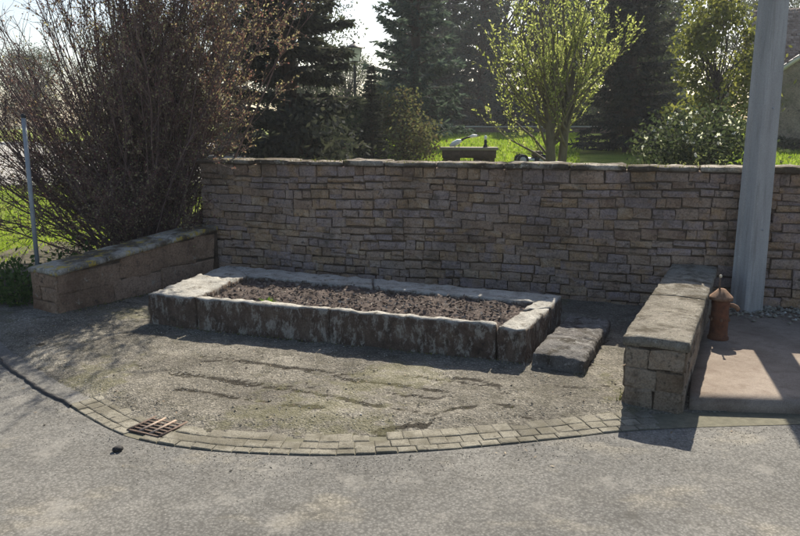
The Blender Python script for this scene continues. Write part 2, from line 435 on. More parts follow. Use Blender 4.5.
def slab_mesh(name, corners, z0, z1, seg=0.1, rnd=0.02, amp=0.012, nscale=5.0, seed=0, origin=None):
    """rough rounded slab over a plan quadrilateral (FL, FR, BR, BL); z1 a number or four heights"""
    c = [Vector((p[0], p[1], 0)) for p in corners]
    zt = [z1] * 4 if isinstance(z1, (int, float)) else list(z1)
    lx = ((c[1] - c[0]).length + (c[2] - c[3]).length) / 2
    ly = ((c[3] - c[0]).length + (c[2] - c[1]).length) / 2
    lz = sum(zt) / 4 - z0
    nx, ny, nz = [max(2, int(round(l / seg))) for l in (lx, ly, lz)]
    idx = {}; V = []; F = []
    def vid(i, j, k):
        key = (i, j, k)
        if key not in idx:
            p = Vector((i / nx * lx, j / ny * ly, k / nz * lz))
            q = Vector((min(max(p.x, rnd), lx - rnd), min(max(p.y, rnd), ly - rnd), min(max(p.z, rnd), lz - rnd)))
            d = p - q
            if d.length > 1e-6:
                p = q + d.normalized() * min(rnd, d.length)
            u, v, w = p.x / lx, p.y / ly, p.z / lz
            xy = (c[0] * (1 - u) + c[1] * u) * (1 - v) + (c[3] * (1 - u) + c[2] * u) * v
            zz = z0 + w * (((zt[0] * (1 - u) + zt[1] * u) * (1 - v) + (zt[3] * (1 - u) + zt[2] * u) * v) - z0)
            P = Vector((xy.x, xy.y, zz))
            o3 = Vector((seed * 3.7, seed * 1.3, seed * 2.1))
            nv = mnoise.noise_vector(P * nscale + o3) + 0.5 * mnoise.noise_vector(P * nscale * 2.7 + o3)
            if k == 0: nv.z = 0
            P += nv * amp
            idx[key] = len(V); V.append(P)
        return idx[key]
    for i in range(nx):
        for j in range(ny):
            F.append((vid(i, j, nz), vid(i + 1, j, nz), vid(i + 1, j + 1, nz), vid(i, j + 1, nz)))
            F.append((vid(i, j, 0), vid(i, j + 1, 0), vid(i + 1, j + 1, 0), vid(i + 1, j, 0)))
        for k in range(nz):
            F.append((vid(i, 0, k), vid(i + 1, 0, k), vid(i + 1, 0, k + 1), vid(i, 0, k + 1)))
            F.append((vid(i, ny, k), vid(i, ny, k + 1), vid(i + 1, ny, k + 1), vid(i + 1, ny, k)))
    for j in range(ny):
        for k in range(nz):
            F.append((vid(0, j, k), vid(0, j, k + 1), vid(0, j + 1, k + 1), vid(0, j + 1, k)))
            F.append((vid(nx, j, k), vid(nx, j + 1, k), vid(nx, j + 1, k + 1), vid(nx, j, k + 1)))
    if origin is None:
        origin = Vector((0, 0, 0))
        for p in V: origin += p
        origin /= len(V)
        origin.z = z0
    me = bpy.data.meshes.new(name)
    me.from_pydata([p - Vector(origin) for p in V], [], F)
    me.update()
    return me, origin

def slab(name, mat, corners, z0, z1, parent=None, **kw):
    me, o = slab_mesh(name, corners, z0, z1, **kw)
    me.shade_smooth()
    ob = link(name, me, mat, parent)
    ob.location = o if parent is None else Vector(o) - Vector(parent.location)
    return ob

def stone_unit(name, seed, aspect):
    """unit walling stone, front at y=-0.5, irregular chamfered outline"""
    rg = random.Random(seed)
    def ring(inset, y, jit, jy):
        pts = []
        ix, iz = inset / aspect, inset
        for (a, b) in [(-1, -1), (0, -1), (1, -1), (1, 0), (1, 1), (0, 1), (-1, 1), (-1, 0)]:
            x = a * (0.5 - ix) + rg.uniform(-jit, jit) / aspect
            z = b * (0.5 - iz) + rg.uniform(-jit, jit)
            pts.append((x, y + rg.uniform(-jy, jy), z))
        return pts
    V = ring(0.0, 0.5, 0, 0) + ring(0.0, -0.40, 0.075, 0.0) + ring(0.055, -0.5, 0.075, 0.08) + [(rg.uniform(-.1, .1), -0.53 + rg.uniform(-.03, .03), rg.uniform(-.1, .1))]
    F = []
    for r in (0, 8):
        for i in range(8):
            k = (i + 1) % 8
            F.append((r + i, r + k, r + 8 + k, r + 8 + i))
    for i in range(8):
        F.append((16 + i, 16 + (i + 1) % 8, 24))
    F.append(tuple(range(7, -1, -1)))
    me = bpy.data.meshes.new(name)
    me.from_pydata(V, [], F)
    me.update()
    return me

ASPECTS = (1.3, 2.0, 2.9, 4.2)
STONES = {}
def stones_for(matname):
    if matname not in STONES:
        d = {}
        for a in ASPECTS:
            L = []
            for k in range(9):
                me = stone_unit('stone', int(a * 100) + k * 7, a)
                me.materials.append(M[matname])
                L.append(me)
            d[a] = L
        STONES[matname] = d
    return STONES[matname]

def put_stone(rg, matname, parent, s0, s1, z0, z1, y_front, depth=0.2, flip=1, name='stone'):
    w, h = s1 - s0, z1 - z0
    a = min(ASPECTS, key=lambda q: abs(q - w / h))
    o = bpy.data.objects.new(name, rg.choice(stones_for(matname)[a]))
    C.objects.link(o)
    o.parent = parent
    o.location = ((s0 + s1) / 2, y_front + depth / 2, (z0 + z1) / 2)
    o.scale = (w, depth, h)
    o.rotation_euler = (rg.uniform(-.03, .03), rg.uniform(-.03, .03), rg.uniform(-.04, .04))
    return o

def catmull(P, n=12):
    P = [np.array(p, float) for p in P]
    P = [2 * P[0] - P[1]] + P + [2 * P[-1] - P[-2]]
    out = []
    for i in range(1, len(P) - 2):
        for k in range(n):
            t = k / n
            a, b, c_, d = P[i - 1], P[i], P[i + 1], P[i + 2]
            out.append(0.5 * ((2 * b) + (-a + c_) * t + (2 * a - 5 * b + 4 * c_ - d) * t * t + (-a + 3 * b - 3 * c_ + d) * t ** 3))
    out.append(P[-2])
    return np.array(out)

def vnoise(X, Y, scale, seed=0):
    out = np.empty(X.shape)
    fx, fy = X.ravel(), Y.ravel()
    o = out.ravel()
    for i in range(len(fx)):
        o[i] = mnoise.noise(Vector((fx[i] * scale + seed, fy[i] * scale, seed * 0.7)))
    return o.reshape(X.shape)

# ------------------------------------------------------------------ the setting: ground, road, forecourt, gutter
def sheet(name, x0, x1, y0, y1, z, mat):
    me = bpy.data.meshes.new(name)
    me.from_pydata([(x0, y0, z), (x1, y0, z), (x1, y1, z), (x0, y1, z)], [], [(0, 1, 2, 3)])
    return tag(link(name, me, mat), kind='structure')

sheet('ground', -900, 900, -300, 1500, -0.10, M['far_ground'])
tag_road = sheet('road', -45, 45, -25, 10.4, 0.0, M['asphalt'])
tag_road['label'] = 'grey worn asphalt road in the foreground'

def wallY(x): return 11.1 - 0.325 * x

GUT = catmull([(-3.02, 6.37), (-2.48, 5.87), (-2.1, 5.61), (-1.57, 5.43), (-1.01, 5.345), (-0.39, 5.33), (0.39, 5.43), (1.21, 5.61), (1.83, 5.77), (2.47, 5.86), (3.49, 5.93), (5.2, 6.0), (7.5, 6.05)], 14)
seam_pts = [(-3.02, 6.37), (-3.39, 6.70), (-3.85, 7.16), (-4.32, 7.65), (-5.1, 8.55), (-5.6, 9.2)]

CRACKS = [
    [(-2.55, 7.82), (-2.13, 7.7), (-1.6, 7.48), (-1.15, 7.26), (-0.82, 7.21), (-0.55, 6.97), (-0.24, 6.8), (0.1, 6.76)],
    [(-2.74, 7.38), (-2.47, 7.21), (-1.98, 7.0), (-1.41, 6.76), (-0.97, 6.65), (-0.54, 6.4), (-0.28, 6.23), (0.09, 6.1)],
    [(-2.09, 6.64), (-1.55, 6.46), (-1.38, 6.4), (-1.18, 6.35)],
    [(-1.04, 6.26), (-0.68, 6.18)],
    [(-0.02, 6.72), (0.21, 6.68), (0.47, 6.57)],
    [(-0.18, 6.19), (0.04, 6.13), (0.29, 6.03), (0.48, 6.19), (0.67, 6.23)],
    [(0.86, 6.27), (0.99, 6.23)],
    [(0.5, 7.0), (0.75, 6.9), (0.95, 6.72)],
    [(1.5, 6.75), (1.75, 6.68), (1.98, 6.72)],
]
edge = [tuple(p) for p in GUT] + []
ex = np.array([p[0] for p in reversed(seam_pts[1:])] + [p[0] for p in edge])
ey = np.array([p[1] for p in reversed(seam_pts[1:])] + [p[1] for p in edge])

def build_forecourt():
    xs = np.arange(-5.6, 4.2, 0.03)
    ys = np.arange(5.25, 12.6, 0.035)
    X, Y = np.meshgrid(xs, ys)
    yf = np.interp(X, ex, ey)
    d = Y - yf
    n1 = vnoise(X, Y, 1.1, 3); n2 = vnoise(X, Y, 5.0, 8); n3 = vnoise(X, Y, 14.0, 5)
    Z = 0.046 + 0.018 * n1 + 0.011 * n2 + 0.006 * n3
    crack = np.zeros_like(X)
    wob = 0.03 * n3 + 0.035 * n2
    for ci, ck in enumerate(CRACKS):
        P = np.array(ck)
        dist = np.full(X.shape, 9.0)
        for a, b in zip(P[:-1], P[1:]):
            ab = b - a
            tt = np.clip(((X - a[0]) * ab[0] + (Y - a[1]) * ab[1]) / (ab @ ab), 0, 1)
            dist = np.minimum(dist, np.hypot(X - a[0] - tt * ab[0], Y - a[1] - tt * ab[1]))
        wdt = 0.027 + 0.024 * np.clip(n1 + 0.3 * n2, -0.6, 1)
        crack = np.maximum(crack, np.clip(1 - np.abs(dist + wob * 0.8) / np.maximum(wdt, 0.012), 0, 1))
    crack = crack * np.clip(1.0 + 1.5 * vnoise(X, Y, 3.3, 61), 0, 1)
    nc = vnoise(X * 0.55 + Y * 0.22, Y * 1.9 + X * 0.6, 1.0, 71) + 0.10 * n2 + 0.05 * n3
    c2 = np.clip(1 - np.abs(nc) / 0.035, 0, 1) * np.clip(2.6 * vnoise(X, Y, 1.3, 91) + 0.15, 0, 1)
    crack = np.maximum(crack * 0.9, c2 * 0.8)
    Z -= 0.010 * crack
    Z += 0.012 * np.clip(vnoise(X, Y, 2.6, 44), -0.2, 0.6)
    # raised lips beside the cracks
    mossy = np.clip(0.5 + 0.9 * vnoise(X, Y, 0.9, 21) + 0.35 * np.exp(-((X - 0.4) ** 2 + (Y - 6.9) ** 2) / 0.6), 0, 1)
    Z = np.maximum(Z, 0.004)
    Z = np.minimum(Z, 0.012 + np.clip(d - 0.36, 0, 1) * 0.12)
    Z = np.where(d < 0.30, np.minimum(Z, -0.008), Z)
    Z = np.where(d < 0.03, -0.05, Z)
    ny, nx = X.shape
    V = np.stack([X, Y, Z], -1).reshape(-1, 3)
    ii, jj = np.meshgrid(np.arange(ny - 1), np.arange(nx - 1), indexing='ij')
    a = (ii * nx + jj).ravel()
    Q = np.stack([a, a + 1, a + nx + 1, a + nx], -1)
    me = mesh_np('forecourt', V, [Q])
    for nm, arr in (('crack', crack), ('mossy', mossy)):
        at = me.attributes.new(nm, 'FLOAT', 'POINT')
        at.data.foreach_set('value', arr.ravel().astype(np.float32))
    me.shade_smooth()
    o = link('forecourt', me, M['forecourt'])
    tag(o, 'worn gravel forecourt with mossy cracks in front of the planter', kind='structure')
build_forecourt()

# gutter of setts
def build_gutter():
    rg = random.Random(5)
    root = tag(empty('gutter', (0, 0, 0)), 'curved strip of pale setts along the road edge', kind='structure')
    seglen = np.r_[0, np.cumsum(np.hypot(*np.diff(GUT, axis=0).T))]
    def at(s, off):
        x = np.interp(s, seglen, GUT[:, 0]); y = np.interp(s, seglen, GUT[:, 1])
        e = 0.05
        tx = np.interp(s + e, seglen, GUT[:, 0]) - np.interp(s - e, seglen, GUT[:, 0])
        ty = np.interp(s + e, seglen, GUT[:, 1]) - np.interp(s - e, seglen, GUT[:, 1])
        l = math.hypot(tx, ty) + 1e-9
        return x - ty / l * off, y + tx / l * off
    # bed
    V = []; F = []
    ss = np.linspace(0, seglen[-1], 90)
    for s in ss:
        for off in (-0.006, 0.45):
            x, y = at(s, off); V.append((x, y, 0.004 if off < 0 else 0.006))
    for i in range(89):
        F.append((2 * i, 2 * i + 2, 2 * i + 3, 2 * i + 1))
    me = bpy.data.meshes.new('joint_bed'); me.from_pydata(V, [], F)
    link('joint_bed', me, M['joint_bed'], root)
    # one shared sett mesh per variation: unit block with chamfered top
    units = []
    for k in range(8):
        r2 = random.Random(k)
        j = lambda a: r2.uniform(-a, a)
        v = []
        for (i, z, jt) in ((0.5, 0, 0), (0.5, 0.75, 0.012), (0.44, 1.0, 0.02)):
            for a, b in ((-1, -1), (1, -1), (1, 1), (-1, 1)):
                v.append((a * i + j(jt), b * i + j(jt), z + (j(0.12) if z == 1.0 else 0)))
        v.append((j(.1), j(.1), 1.06 + j(.08)))
        f = []
        for r in (0, 4):
            for i in range(4):
                q = (i + 1) % 4
                f.append((r + i, r + q, r + 4 + q, r + 4 + i))
        for i in range(4): f.append((8 + i, 8 + (i + 1) % 4, 12))
        me = bpy.data.meshes.new('sett'); me.from_pydata(v, [], f); me.materials.append(M['sett'])
        units.append(me)
    rows = [(0.0, 0.085), (0.094, 0.125), (0.228, 0.15)]
    for ri, (o0, wd) in enumerate(rows):
        s = rg.uniform(0, 0.05)
        while s < seglen[-1] - 0.2:
            ln = rg.uniform(0.12, 0.165) if ri else rg.uniform(0.13, 0.2)
            x0, y0 = at(s + ln / 2, o0 + wd / 2)
            s2 = s; s += ln + rg.uniform(0.006, 0.011)
            if x0 > 2.15: break
            if math.hypot(x0 + 2.035, y0 - 5.855) < 0.235 : continue
            if ri == 2 and rg.random() < 0.06: continue
            xa, ya = at(s2 + 0.001, o0 + wd / 2); xb, yb = at(s2 + ln, o0 + wd / 2)
            ob = bpy.data.objects.new('sett', rg.choice(units))
            C.objects.link(ob); ob.parent = root
            ob.location = (x0, y0, 0.0)
            ob.scale = (ln, wd, 0.0145 + rg.uniform(-0.003, 0.004))
            ob.rotation_euler = (rg.uniform(-.02, .02), rg.uniform(-.02, .02), math.atan2(yb - ya, xb - xa) + rg.uniform(-.015, .015))
build_gutter()

# tar seam running off to the left
def build_seam():
    rg = np.random.default_rng(3)
    P = catmull([(-2.96, 6.33)] + seam_pts[1:], 10)
    V = []; F = []
    for i, p in enumerate(P):
        t_ = P[min(i + 1, len(P) - 1)] - P[max(i - 1, 0)]
        t_ /= np.linalg.norm(t_); nrm = np.array([-t_[1], t_[0]])
        p = p + nrm * rg.normal(0, 0.006)
        w = 0.02 + rg.uniform(-0.006, 0.008)
        for o_, z in ((-w, 0.003), (-w * 0.5, 0.022), (w * 0.5, 0.024), (w, 0.003)):
            q = p + nrm * o_; V.append((q[0], q[1], z))
    for i in range(len(P) - 1):
        for k in range(3):
            F.append((4 * i + k, 4 * i + 4 + k, 4 * i + 5 + k, 4 * i + 1 + k))
    me = bpy.data.meshes.new('tar_seam'); me.from_pydata(V, [], F); me.shade_smooth()
    tag(link('tar_seam', me, M['tar']), 'black tar seam crossing the shaded asphalt at left', kind='structure')
build_seam()

# lawn terrain behind the wall and left of the side wall
def terr(x, y):
    x = np.asarray(x, float); y = np.asarray(y, float)
    s_ = np.clip((x + 4.9) / 1.7, 0, 1); s_ = s_ * s_ * (3 - 2 * s_)
    k_ = np.clip((x + 3.35) / 0.1, 0, 1)
    s_ = s_ * (k_ + (1 - k_) * np.clip((y - 12.3) / 1.6, 0, 1))
    hi = 1.15 + 0.026 * np.clip(y - 12, 0, 33.5) + 0.01 * np.clip(y - 46, 0, 200)
    lo = 0.20 + 0.012 * np.clip(y - 12, 0, 200)
    near = np.clip((y - 9.7) / 1.2, 0, 1)
    return (hi * s_ + lo * (1 - s_)) * near - 0.06 * (1 - near)
def build_lawn():
    xs = np.unique(np.concatenate([np.linspace(-70, -12, 16), np.linspace(-12, 12, 121), np.linspace(12, 70, 16)]))
    ts = np.concatenate([np.linspace(0, 0.3, 40), np.linspace(0.3, 1, 40)[1:]])
    V = []
    for tt in ts:
        for x in xs:
            yf = wallY(x) + 0.28 if x > -3.3 else (12.15 + (x + 3.3) * 1.35 if x > -5.0 else 9.86)
            if x > 6.5: yf = wallY(6.5) + 0.28
            y = yf + tt ** 1.7 * 160
            V.append((x, y, float(terr(x, y)) + 0.02 * mnoise.noise(Vector((x * 2, y * 2, 0)))))
    nx = len(xs)
    ii, jj = np.meshgrid(np.arange(len(ts) - 1), np.arange(nx - 1), indexing='ij')
    a = (ii * nx + jj).ravel()
    me = mesh_np('lawn', V, [np.stack([a, a + 1, a + nx + 1, a + nx], -1)])
    me.shade_smooth()
    tag(link('lawn', me, M['lawn']), 'bright green lawn behind the stone wall', kind='structure')
    # pale gravel yard beyond the left lawn
    xs = np.linspace(-60, -6.2, 30); ys = np.linspace(27, 75, 24)
    V = [(x, y + 0.12 * (x + 6), float(terr(x, y + 0.12 * (x + 6))) + 0.05) for y in ys for x in xs]
    nx = len(xs)
    ii, jj = np.meshgrid(np.arange(len(ys) - 1), np.arange(nx - 1), indexing='ij')
    a = (ii * nx + jj).ravel()
    tag(link('yard', mesh_np('yard', V, [np.stack([a, a + 1, a + nx + 1, a + nx], -1)]), M['yard']), 'pale grey gravel yard beyond the left lawn', kind='structure')
    # dark planting bed under the bush
    me = bpy.data.meshes.new('planting_bed')
    xs = np.linspace(-7.2, -3.35, 24); ys = np.linspace(0, 1, 14)
    V = []
    for v in ys:
        for x in xs:
            y0 = 12.2 + (x + 3.3) * 1.35 if x > -5.0 else 9.95
            y = y0 + v * (14.4 - y0) * (0.75 + 0.25 * math.sin(x * 1.7))
            V.append((x, y, float(terr(x, y)) + 0.03 + 0.03 * mnoise.noise(Vector((x * 3, y * 3, 4)))))
    nx = len(xs)
    ii, jj = np.meshgrid(np.arange(len(ys) - 1), np.arange(nx - 1), indexing='ij')
    a = (ii * nx + jj).ravel()
    tag(link('planting_bed', mesh_np('planting_bed', V, [np.stack([a, a + 1, a + nx + 1, a + nx], -1)]), M['bed_soil']), 'dark earth bed under the bare bush', kind='structure')
build_lawn()

# ------------------------------------------------------------------ the tall stone wall
WA = Vector((-3.25, wallY(-3.25), 0)); WROT = math.atan2(-0.325, 1.0); WLEN = 10.6; WTOP = 1.89
def build_wall():
    rg = random.Random(11)
    root = tag(empty('stone_wall', WA, WROT), 'tall wall of coursed brown rubble stone with flat coping stones', 'wall')
    g = Geo(); g.box((0.05, 0.022, -0.1), (WLEN - 0.05, 0.46, WTOP))
    link('mortar_core', g.mesh('mortar_core'), M['mortar'], root)
    ca, sa = math.cos(WROT), math.sin(WROT)
    # courses
    z = -0.02; courses = []
    while z < WTOP - 0.03:
        h = rg.choice([0.09, 0.10, 0.115, 0.125, 0.14, 0.155])
        if WTOP - z - h < 0.08: h = WTOP - z
        courses.append((z, h)); z += h
    items = []
    for ci, (z, h) in enumerate(courses):
        s = 0.0
        while s < WLEN - 0.02:
            w = rg.choice([0.13, 0.17, 0.21, 0.25, 0.29, 0.34, 0.42]) * rg.uniform(0.85, 1.15)
            if WLEN - s - w < 0.16: w = WLEN - s
            j = rg.uniform(0.0, 0.008)
            wv = lambda q: 0.03 * math.sin(q * 1.5 + ci * 0.2) + 0.008 * math.sin(q * 4.3 + ci)
            z0 = z + wv(s + w / 2) + rg.uniform(-.004, .006); z1 = z + h + wv(s + w / 2) + rg.uniform(-.02, .004)
            if ci == len(courses) - 1: z1 = WTOP - 0.004
            if ci == 0: z0 = -0.04
            if h > 0.135 and w < 0.3 and rg.random() < 0.12:
                zm = z0 + (z1 - z0) * rg.uniform(0.4, 0.6)
                items.append((s + j, s + w - j, z0 + j * .8, zm - j * .6)); items.append((s + j, s + w - j, zm + j * .6, z1 - j * .8))
            else:
                items.append((s + j, s + w - j, z0 + j * .8, z1 - j * .8))
            s += w
    vis = []; hid = []
    for it in items:
        sm, zm = (it[0] + it[1]) / 2, (it[2] + it[3]) / 2
        x = WA.x + ca * sm
        hidden = (-2.5 < x < 1.95 and it[3] < 0.30) or (x < -2.55 and zm < 0.55) or x > 5.55 or zm < 0.03 or (3.55 < x < 4.1 and zm < 0.45)
        (hid if hidden else vis).append(it)
    vis.sort(key=lambda it: -(it[1] - it[0]) * (it[3] - it[2]))
    hid += vis[300:]; vis = vis[:300]
    for it in vis:
        put_stone(rg, 'wall_stone', root, *it, -rg.uniform(0.0, 0.024))
    # the rest joined
    V = []; F = []; n = 0
    for it in hid:
        w, h = it[1] - it[0], it[3] - it[2]
        a = min(ASPECTS, key=lambda q: abs(q - w / h))
        me = rg.choice(stones_for('wall_stone')[a])
        y = -rg.uniform(0.0, 0.024)
        for v in me.vertices:
            V.append((it[0] + w / 2 + v.co.x * w, y + 0.1 + v.co.y * 0.2, it[2] + h / 2 + v.co.z * h))
        F += [tuple(i + n for i in p.vertices) for p in me.polygons]
        n += len(me.vertices)
    me = bpy.data.meshes.new('lower_stones'); me.from_pydata(V, [], F)
    tag(link('lower_stones', me, M['wall_stone_joined'], root), kind='stuff')
    # coping
    s = -0.06; k = 0
    while s < WLEN:
        w = rg.uniform(0.55, 1.1)
        me, o = slab_mesh('coping_stone', [(s + .006, -0.075 + rg.uniform(-.02, .02)), (s + w - .006, -0.075 + rg.uniform(-.02, .02)), (s + w - .006, 0.5), (s + .006, 0.5)], WTOP + 0.002, WTOP + 0.07 + rg.uniform(-.012, .018),
                          seg=0.07, rnd=0.025, amp=0.016, nscale=6, seed=k)
        me.shade_smooth()
        ob = link('coping_stone', me, M['coping'], root); ob.location = o
        s += w; k += 1
build_wall()

# ------------------------------------------------------------------ low side walls
def side_wall(name, label, P0, P1, thick, ztop0, ztop1, capmat, stonemat, seed, ncap, over=0.035, capth=0.095, rows=3, widths=(0.3, 0.42, 0.55), sidehand=1):
    """P0 front end, P1 back end; the wall body lies to the LEFT of P0->P1 when thick>0 along 'left normal' sign sidehand"""
    rg = random.Random(seed)
    P0 = Vector((*P0, 0)); P1 = Vector((*P1, 0))
    d = (P1 - P0); L = d.length; d.normalize()
    nrm = Vector((-d.y, d.x, 0)) * sidehand
    root = tag(empty(name, P0, math.atan2(d.y, d.x)), label, 'wall')
    # local frame: x along the wall, y = left of it
    y0, y1 = (0.0, thick) if sidehand > 0 else (-thick, 0.0)
    zt = lambda s: ztop0 + (ztop1 - ztop0) * s / L - capth
    g = Geo()
    a, b = y0 + 0.02, y1 - 0.02
    V = [(0.02, a, -.1), (L, a, -.1), (L, b, -.1), (0.02, b, -.1), (0.02, a, zt(0)), (L, a, zt(L)), (L, b, zt(L)), (0.02, b, zt(0))]
    g.add(V, [(0, 3, 2, 1), (4, 5, 6, 7), (0, 1, 5, 4), (1, 2, 6, 5), (2, 3, 7, 6), (3, 0, 4, 7)])
    link('mortar_core', g.mesh('mortar_core'), M['mortar'], root)
    def face(axis_len, place, rows, widths, zf):
        nr = rows
        for r in range(nr):
            s = 0.0
            while s < axis_len - 0.01:
                w = rg.choice(widths) * rg.uniform(0.85, 1.15)
                if axis_len - s - w < 0.14: w = axis_len - s
                z_top = zf(s + w / 2)
                za, zb = z_top * r / nr, z_top * (r + 1) / nr
                if r == 0: za = -0.05
                place(s + 0.004, s + w - 0.004, za + 0.004, zb - 0.003)
                s += w
    def place_long(yy, sgn):
        def f(s0, s1, z0, z1):
            o = put_stone(rg, stonemat, root, s0, s1, z0, z1, 0, 0.12)
            if sgn < 0:
                o.location.y = yy + 0.06 - rg.uniform(0.0, 0.012)
            else:
                o.location.y = yy - 0.06 + rg.uniform(0.0, 0.012)
                o.rotation_euler.z += math.pi
        return f
    face(L - 0.1, place_long(y0, -1), rows, list(widths), zt)
    face(L - 0.1, place_long(y1, 1), rows, list(widths), zt)
    def place_end(s0, s1, z0, z1):
        o = put_stone(rg, stonemat, root, s0, s1, z0, z1, 0, 0.14)
        o.location = (0.058 - rg.uniform(0.0, 0.012), y0 + (s0 + s1) / 2, (z0 + z1) / 2)
        o.rotation_euler.z = -math.pi / 2 + rg.uniform(-.02, .02)
    face(thick, place_end, 3, [0.2, 0.27, 0.34], zt)
    # caps
    cuts = [0.0] + sorted(rg.uniform(0.85, 1.15) * L * i / ncap for i in range(1, ncap)) + [L]
    for i in range(ncap):
        s0, s1 = cuts[i] + (0.004 if i else -over), cuts[i + 1] - 0.004
        za, zb = zt(max(s0, 0)), zt(s1)
        # corners FL,FR,BR,BL in local plan
        cor = [(s0, y0 - over), (s1, y0 - over), (s1, y1 + over), (s0, y1 + over)]
        me, o = slab_mesh('cap_stone', cor, 0.0, capth, seg=0.06, rnd=0.02, amp=0.012, nscale=7, seed=seed + i, origin=Vector((0, 0, 0)))
        for v in me.vertices:
            u = (v.co.y - y0) / (y1 - y0)
            v.co.z += (za + (zb - za) * (v.co.x - s0) / (s1 - s0)) + 0.004 + 0.012 * math.sin(max(0, min(1, u)) * math.pi)
        me.shade_smooth()
        link('cap_stone', me, M[capmat], root)
    return root

side_wall('side_wall', 'low stone side wall with rough sunlit capstones beside the rusty pump', (2.02, 6.36), (3.72, 9.84), 0.50, 0.66, 0.66, 'cap_right', 'pier', 21, 2, sidehand=-1)
side_wall('side_wall', 'low sloping stone side wall with lichened capstones beneath the bare bush', (-4.5, 9.5), (-2.98, 12.0), 0.55, 0.62, 0.88, 'cap_left', 'left_stone', 33, 4, sidehand=1, rows=2, widths=(0.55, 0.75, 0.95), capth=0.075)

# ------------------------------------------------------------------ the stone planter
FL, FR, BR, BL = (-3.14, 8.97), (1.30, 7.42), (2.02, 8.98), (-2.60, 11.0)
def lerp2(a, b, t): return (a[0] + (b[0] - a[0]) * t, a[1] + (b[1] - a[1]) * t)
def build_planter():
    root = tag(empty('stone_planter', (-0.6, 9.0, 0)), 'long low stone planter of lichened kerb slabs filled with bare soil', 'planter')
    rg = random.Random(2)
    T = 0.43
    # inner corners
    iFL, iFR, iBR, iBL = (-2.46, 8.91), (1.03, 7.69), (1.62, 8.62), (-2.16, 10.22)
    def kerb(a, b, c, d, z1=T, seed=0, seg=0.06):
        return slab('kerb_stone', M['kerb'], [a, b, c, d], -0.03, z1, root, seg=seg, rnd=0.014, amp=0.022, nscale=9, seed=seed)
    # left slab (whole depth), two pieces
    m0, m1 = lerp2(FL, BL, 0.62), lerp2(iFL, iBL, 0.62)
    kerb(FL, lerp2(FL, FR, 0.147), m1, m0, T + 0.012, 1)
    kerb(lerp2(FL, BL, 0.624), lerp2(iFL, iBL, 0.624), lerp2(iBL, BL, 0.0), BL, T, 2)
    # front slabs, narrow
    cuts = [0.15, 0.525, 0.935]
    fr_in = lambda t: lerp2((-3.14 + 0.04, 8.97 + 0.115), (1.30 + 0.04, 7.42 + 0.115), t)
    for i in range(2):
        t0, t1 = cuts[i] + 0.0004, cuts[i + 1] - 0.0004
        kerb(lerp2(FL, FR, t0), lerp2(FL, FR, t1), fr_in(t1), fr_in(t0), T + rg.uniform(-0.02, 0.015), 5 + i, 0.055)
    # right slab
    c0 = lerp2(FL, FR, 0.937)
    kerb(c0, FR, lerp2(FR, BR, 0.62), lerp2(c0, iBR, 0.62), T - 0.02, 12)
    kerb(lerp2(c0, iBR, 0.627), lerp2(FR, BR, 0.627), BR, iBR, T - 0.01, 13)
    # back slabs, wide
    bt = [0.0, 0.48, 1.0]
    for i in range(2):
        t0, t1 = bt[i] + 0.002, bt[i + 1] - 0.002
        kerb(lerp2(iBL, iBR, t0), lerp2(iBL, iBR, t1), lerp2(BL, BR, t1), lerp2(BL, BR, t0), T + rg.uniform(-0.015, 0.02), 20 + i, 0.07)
    # soil
    o = Vector(root.location)
    n, m = 130, 60
    A, B, Cc, D = lerp2(FL, FR, 0.13), lerp2(FL, FR, 0.95), lerp2(iBR, BR, 0.25), lerp2(iBL, BL, 0.25)
    A = (A[0], A[1] + 0.06); B = (B[0], B[1] + 0.06)
    V = []
    for j in range(m + 1):
        for i in range(n + 1):
            p = lerp2(lerp2(A, B, i / n), lerp2(D, Cc, i / n), j / m)
            q = Vector((p[0], p[1], 0))
            z = 0.375 + 0.03 * mnoise.noise(q * 1.8) + 0.035 * mnoise.noise(q * 5.5 + Vector((3, 1, 2))) + 0.028 * mnoise.noise(q * 13)
            e = min(j / m, 1 - j / m, i / n, 1 - i / n)
            V.append((p[0] - o.x, p[1] - o.y, z - 0.05 * max(0, 1 - e * 14)))
    ii, jj = np.meshgrid(np.arange(m), np.arange(n), indexing='ij')
    a = (ii * (n + 1) + jj).ravel()
    me = mesh_np('soil', V, [np.stack([a, a + 1, a + n + 2, a + n + 1], -1)])
    link('soil', me, M['soil'], root)
    # dead leaf litter and clods on the soil
    r = np.random.default_rng(9)
    N = 1900
    u, v = r.uniform(0.03, 0.97, N), r.uniform(0.05, 0.95, N)
    P = []
    for a_, b_ in zip(u, v):
        p = lerp2(lerp2(A, B, a_), lerp2(D, Cc, a_), b_)
        q = Vector((p[0], p[1], 0))
        z = 0.375 + 0.03 * mnoise.noise(q * 1.8) + 0.035 * mnoise.noise(q * 5.5 + Vector((3, 1, 2))) + 0.028 * mnoise.noise(q * 13)
        P.append((p[0] - o.x, p[1] - o.y, z + 0.004))
    Dd = r.normal(0, 1, (N, 3)); Dd[:, 2] = np.abs(Dd[:, 2]) * 0.35
    g = Geo(); g.leaves(P, Dd, 0.055, 0.022, r, 0.1)
    tag(link('dead_litter', g.mesh('dead_litter'), M['litter'], root), kind='stuff')
build_planter()

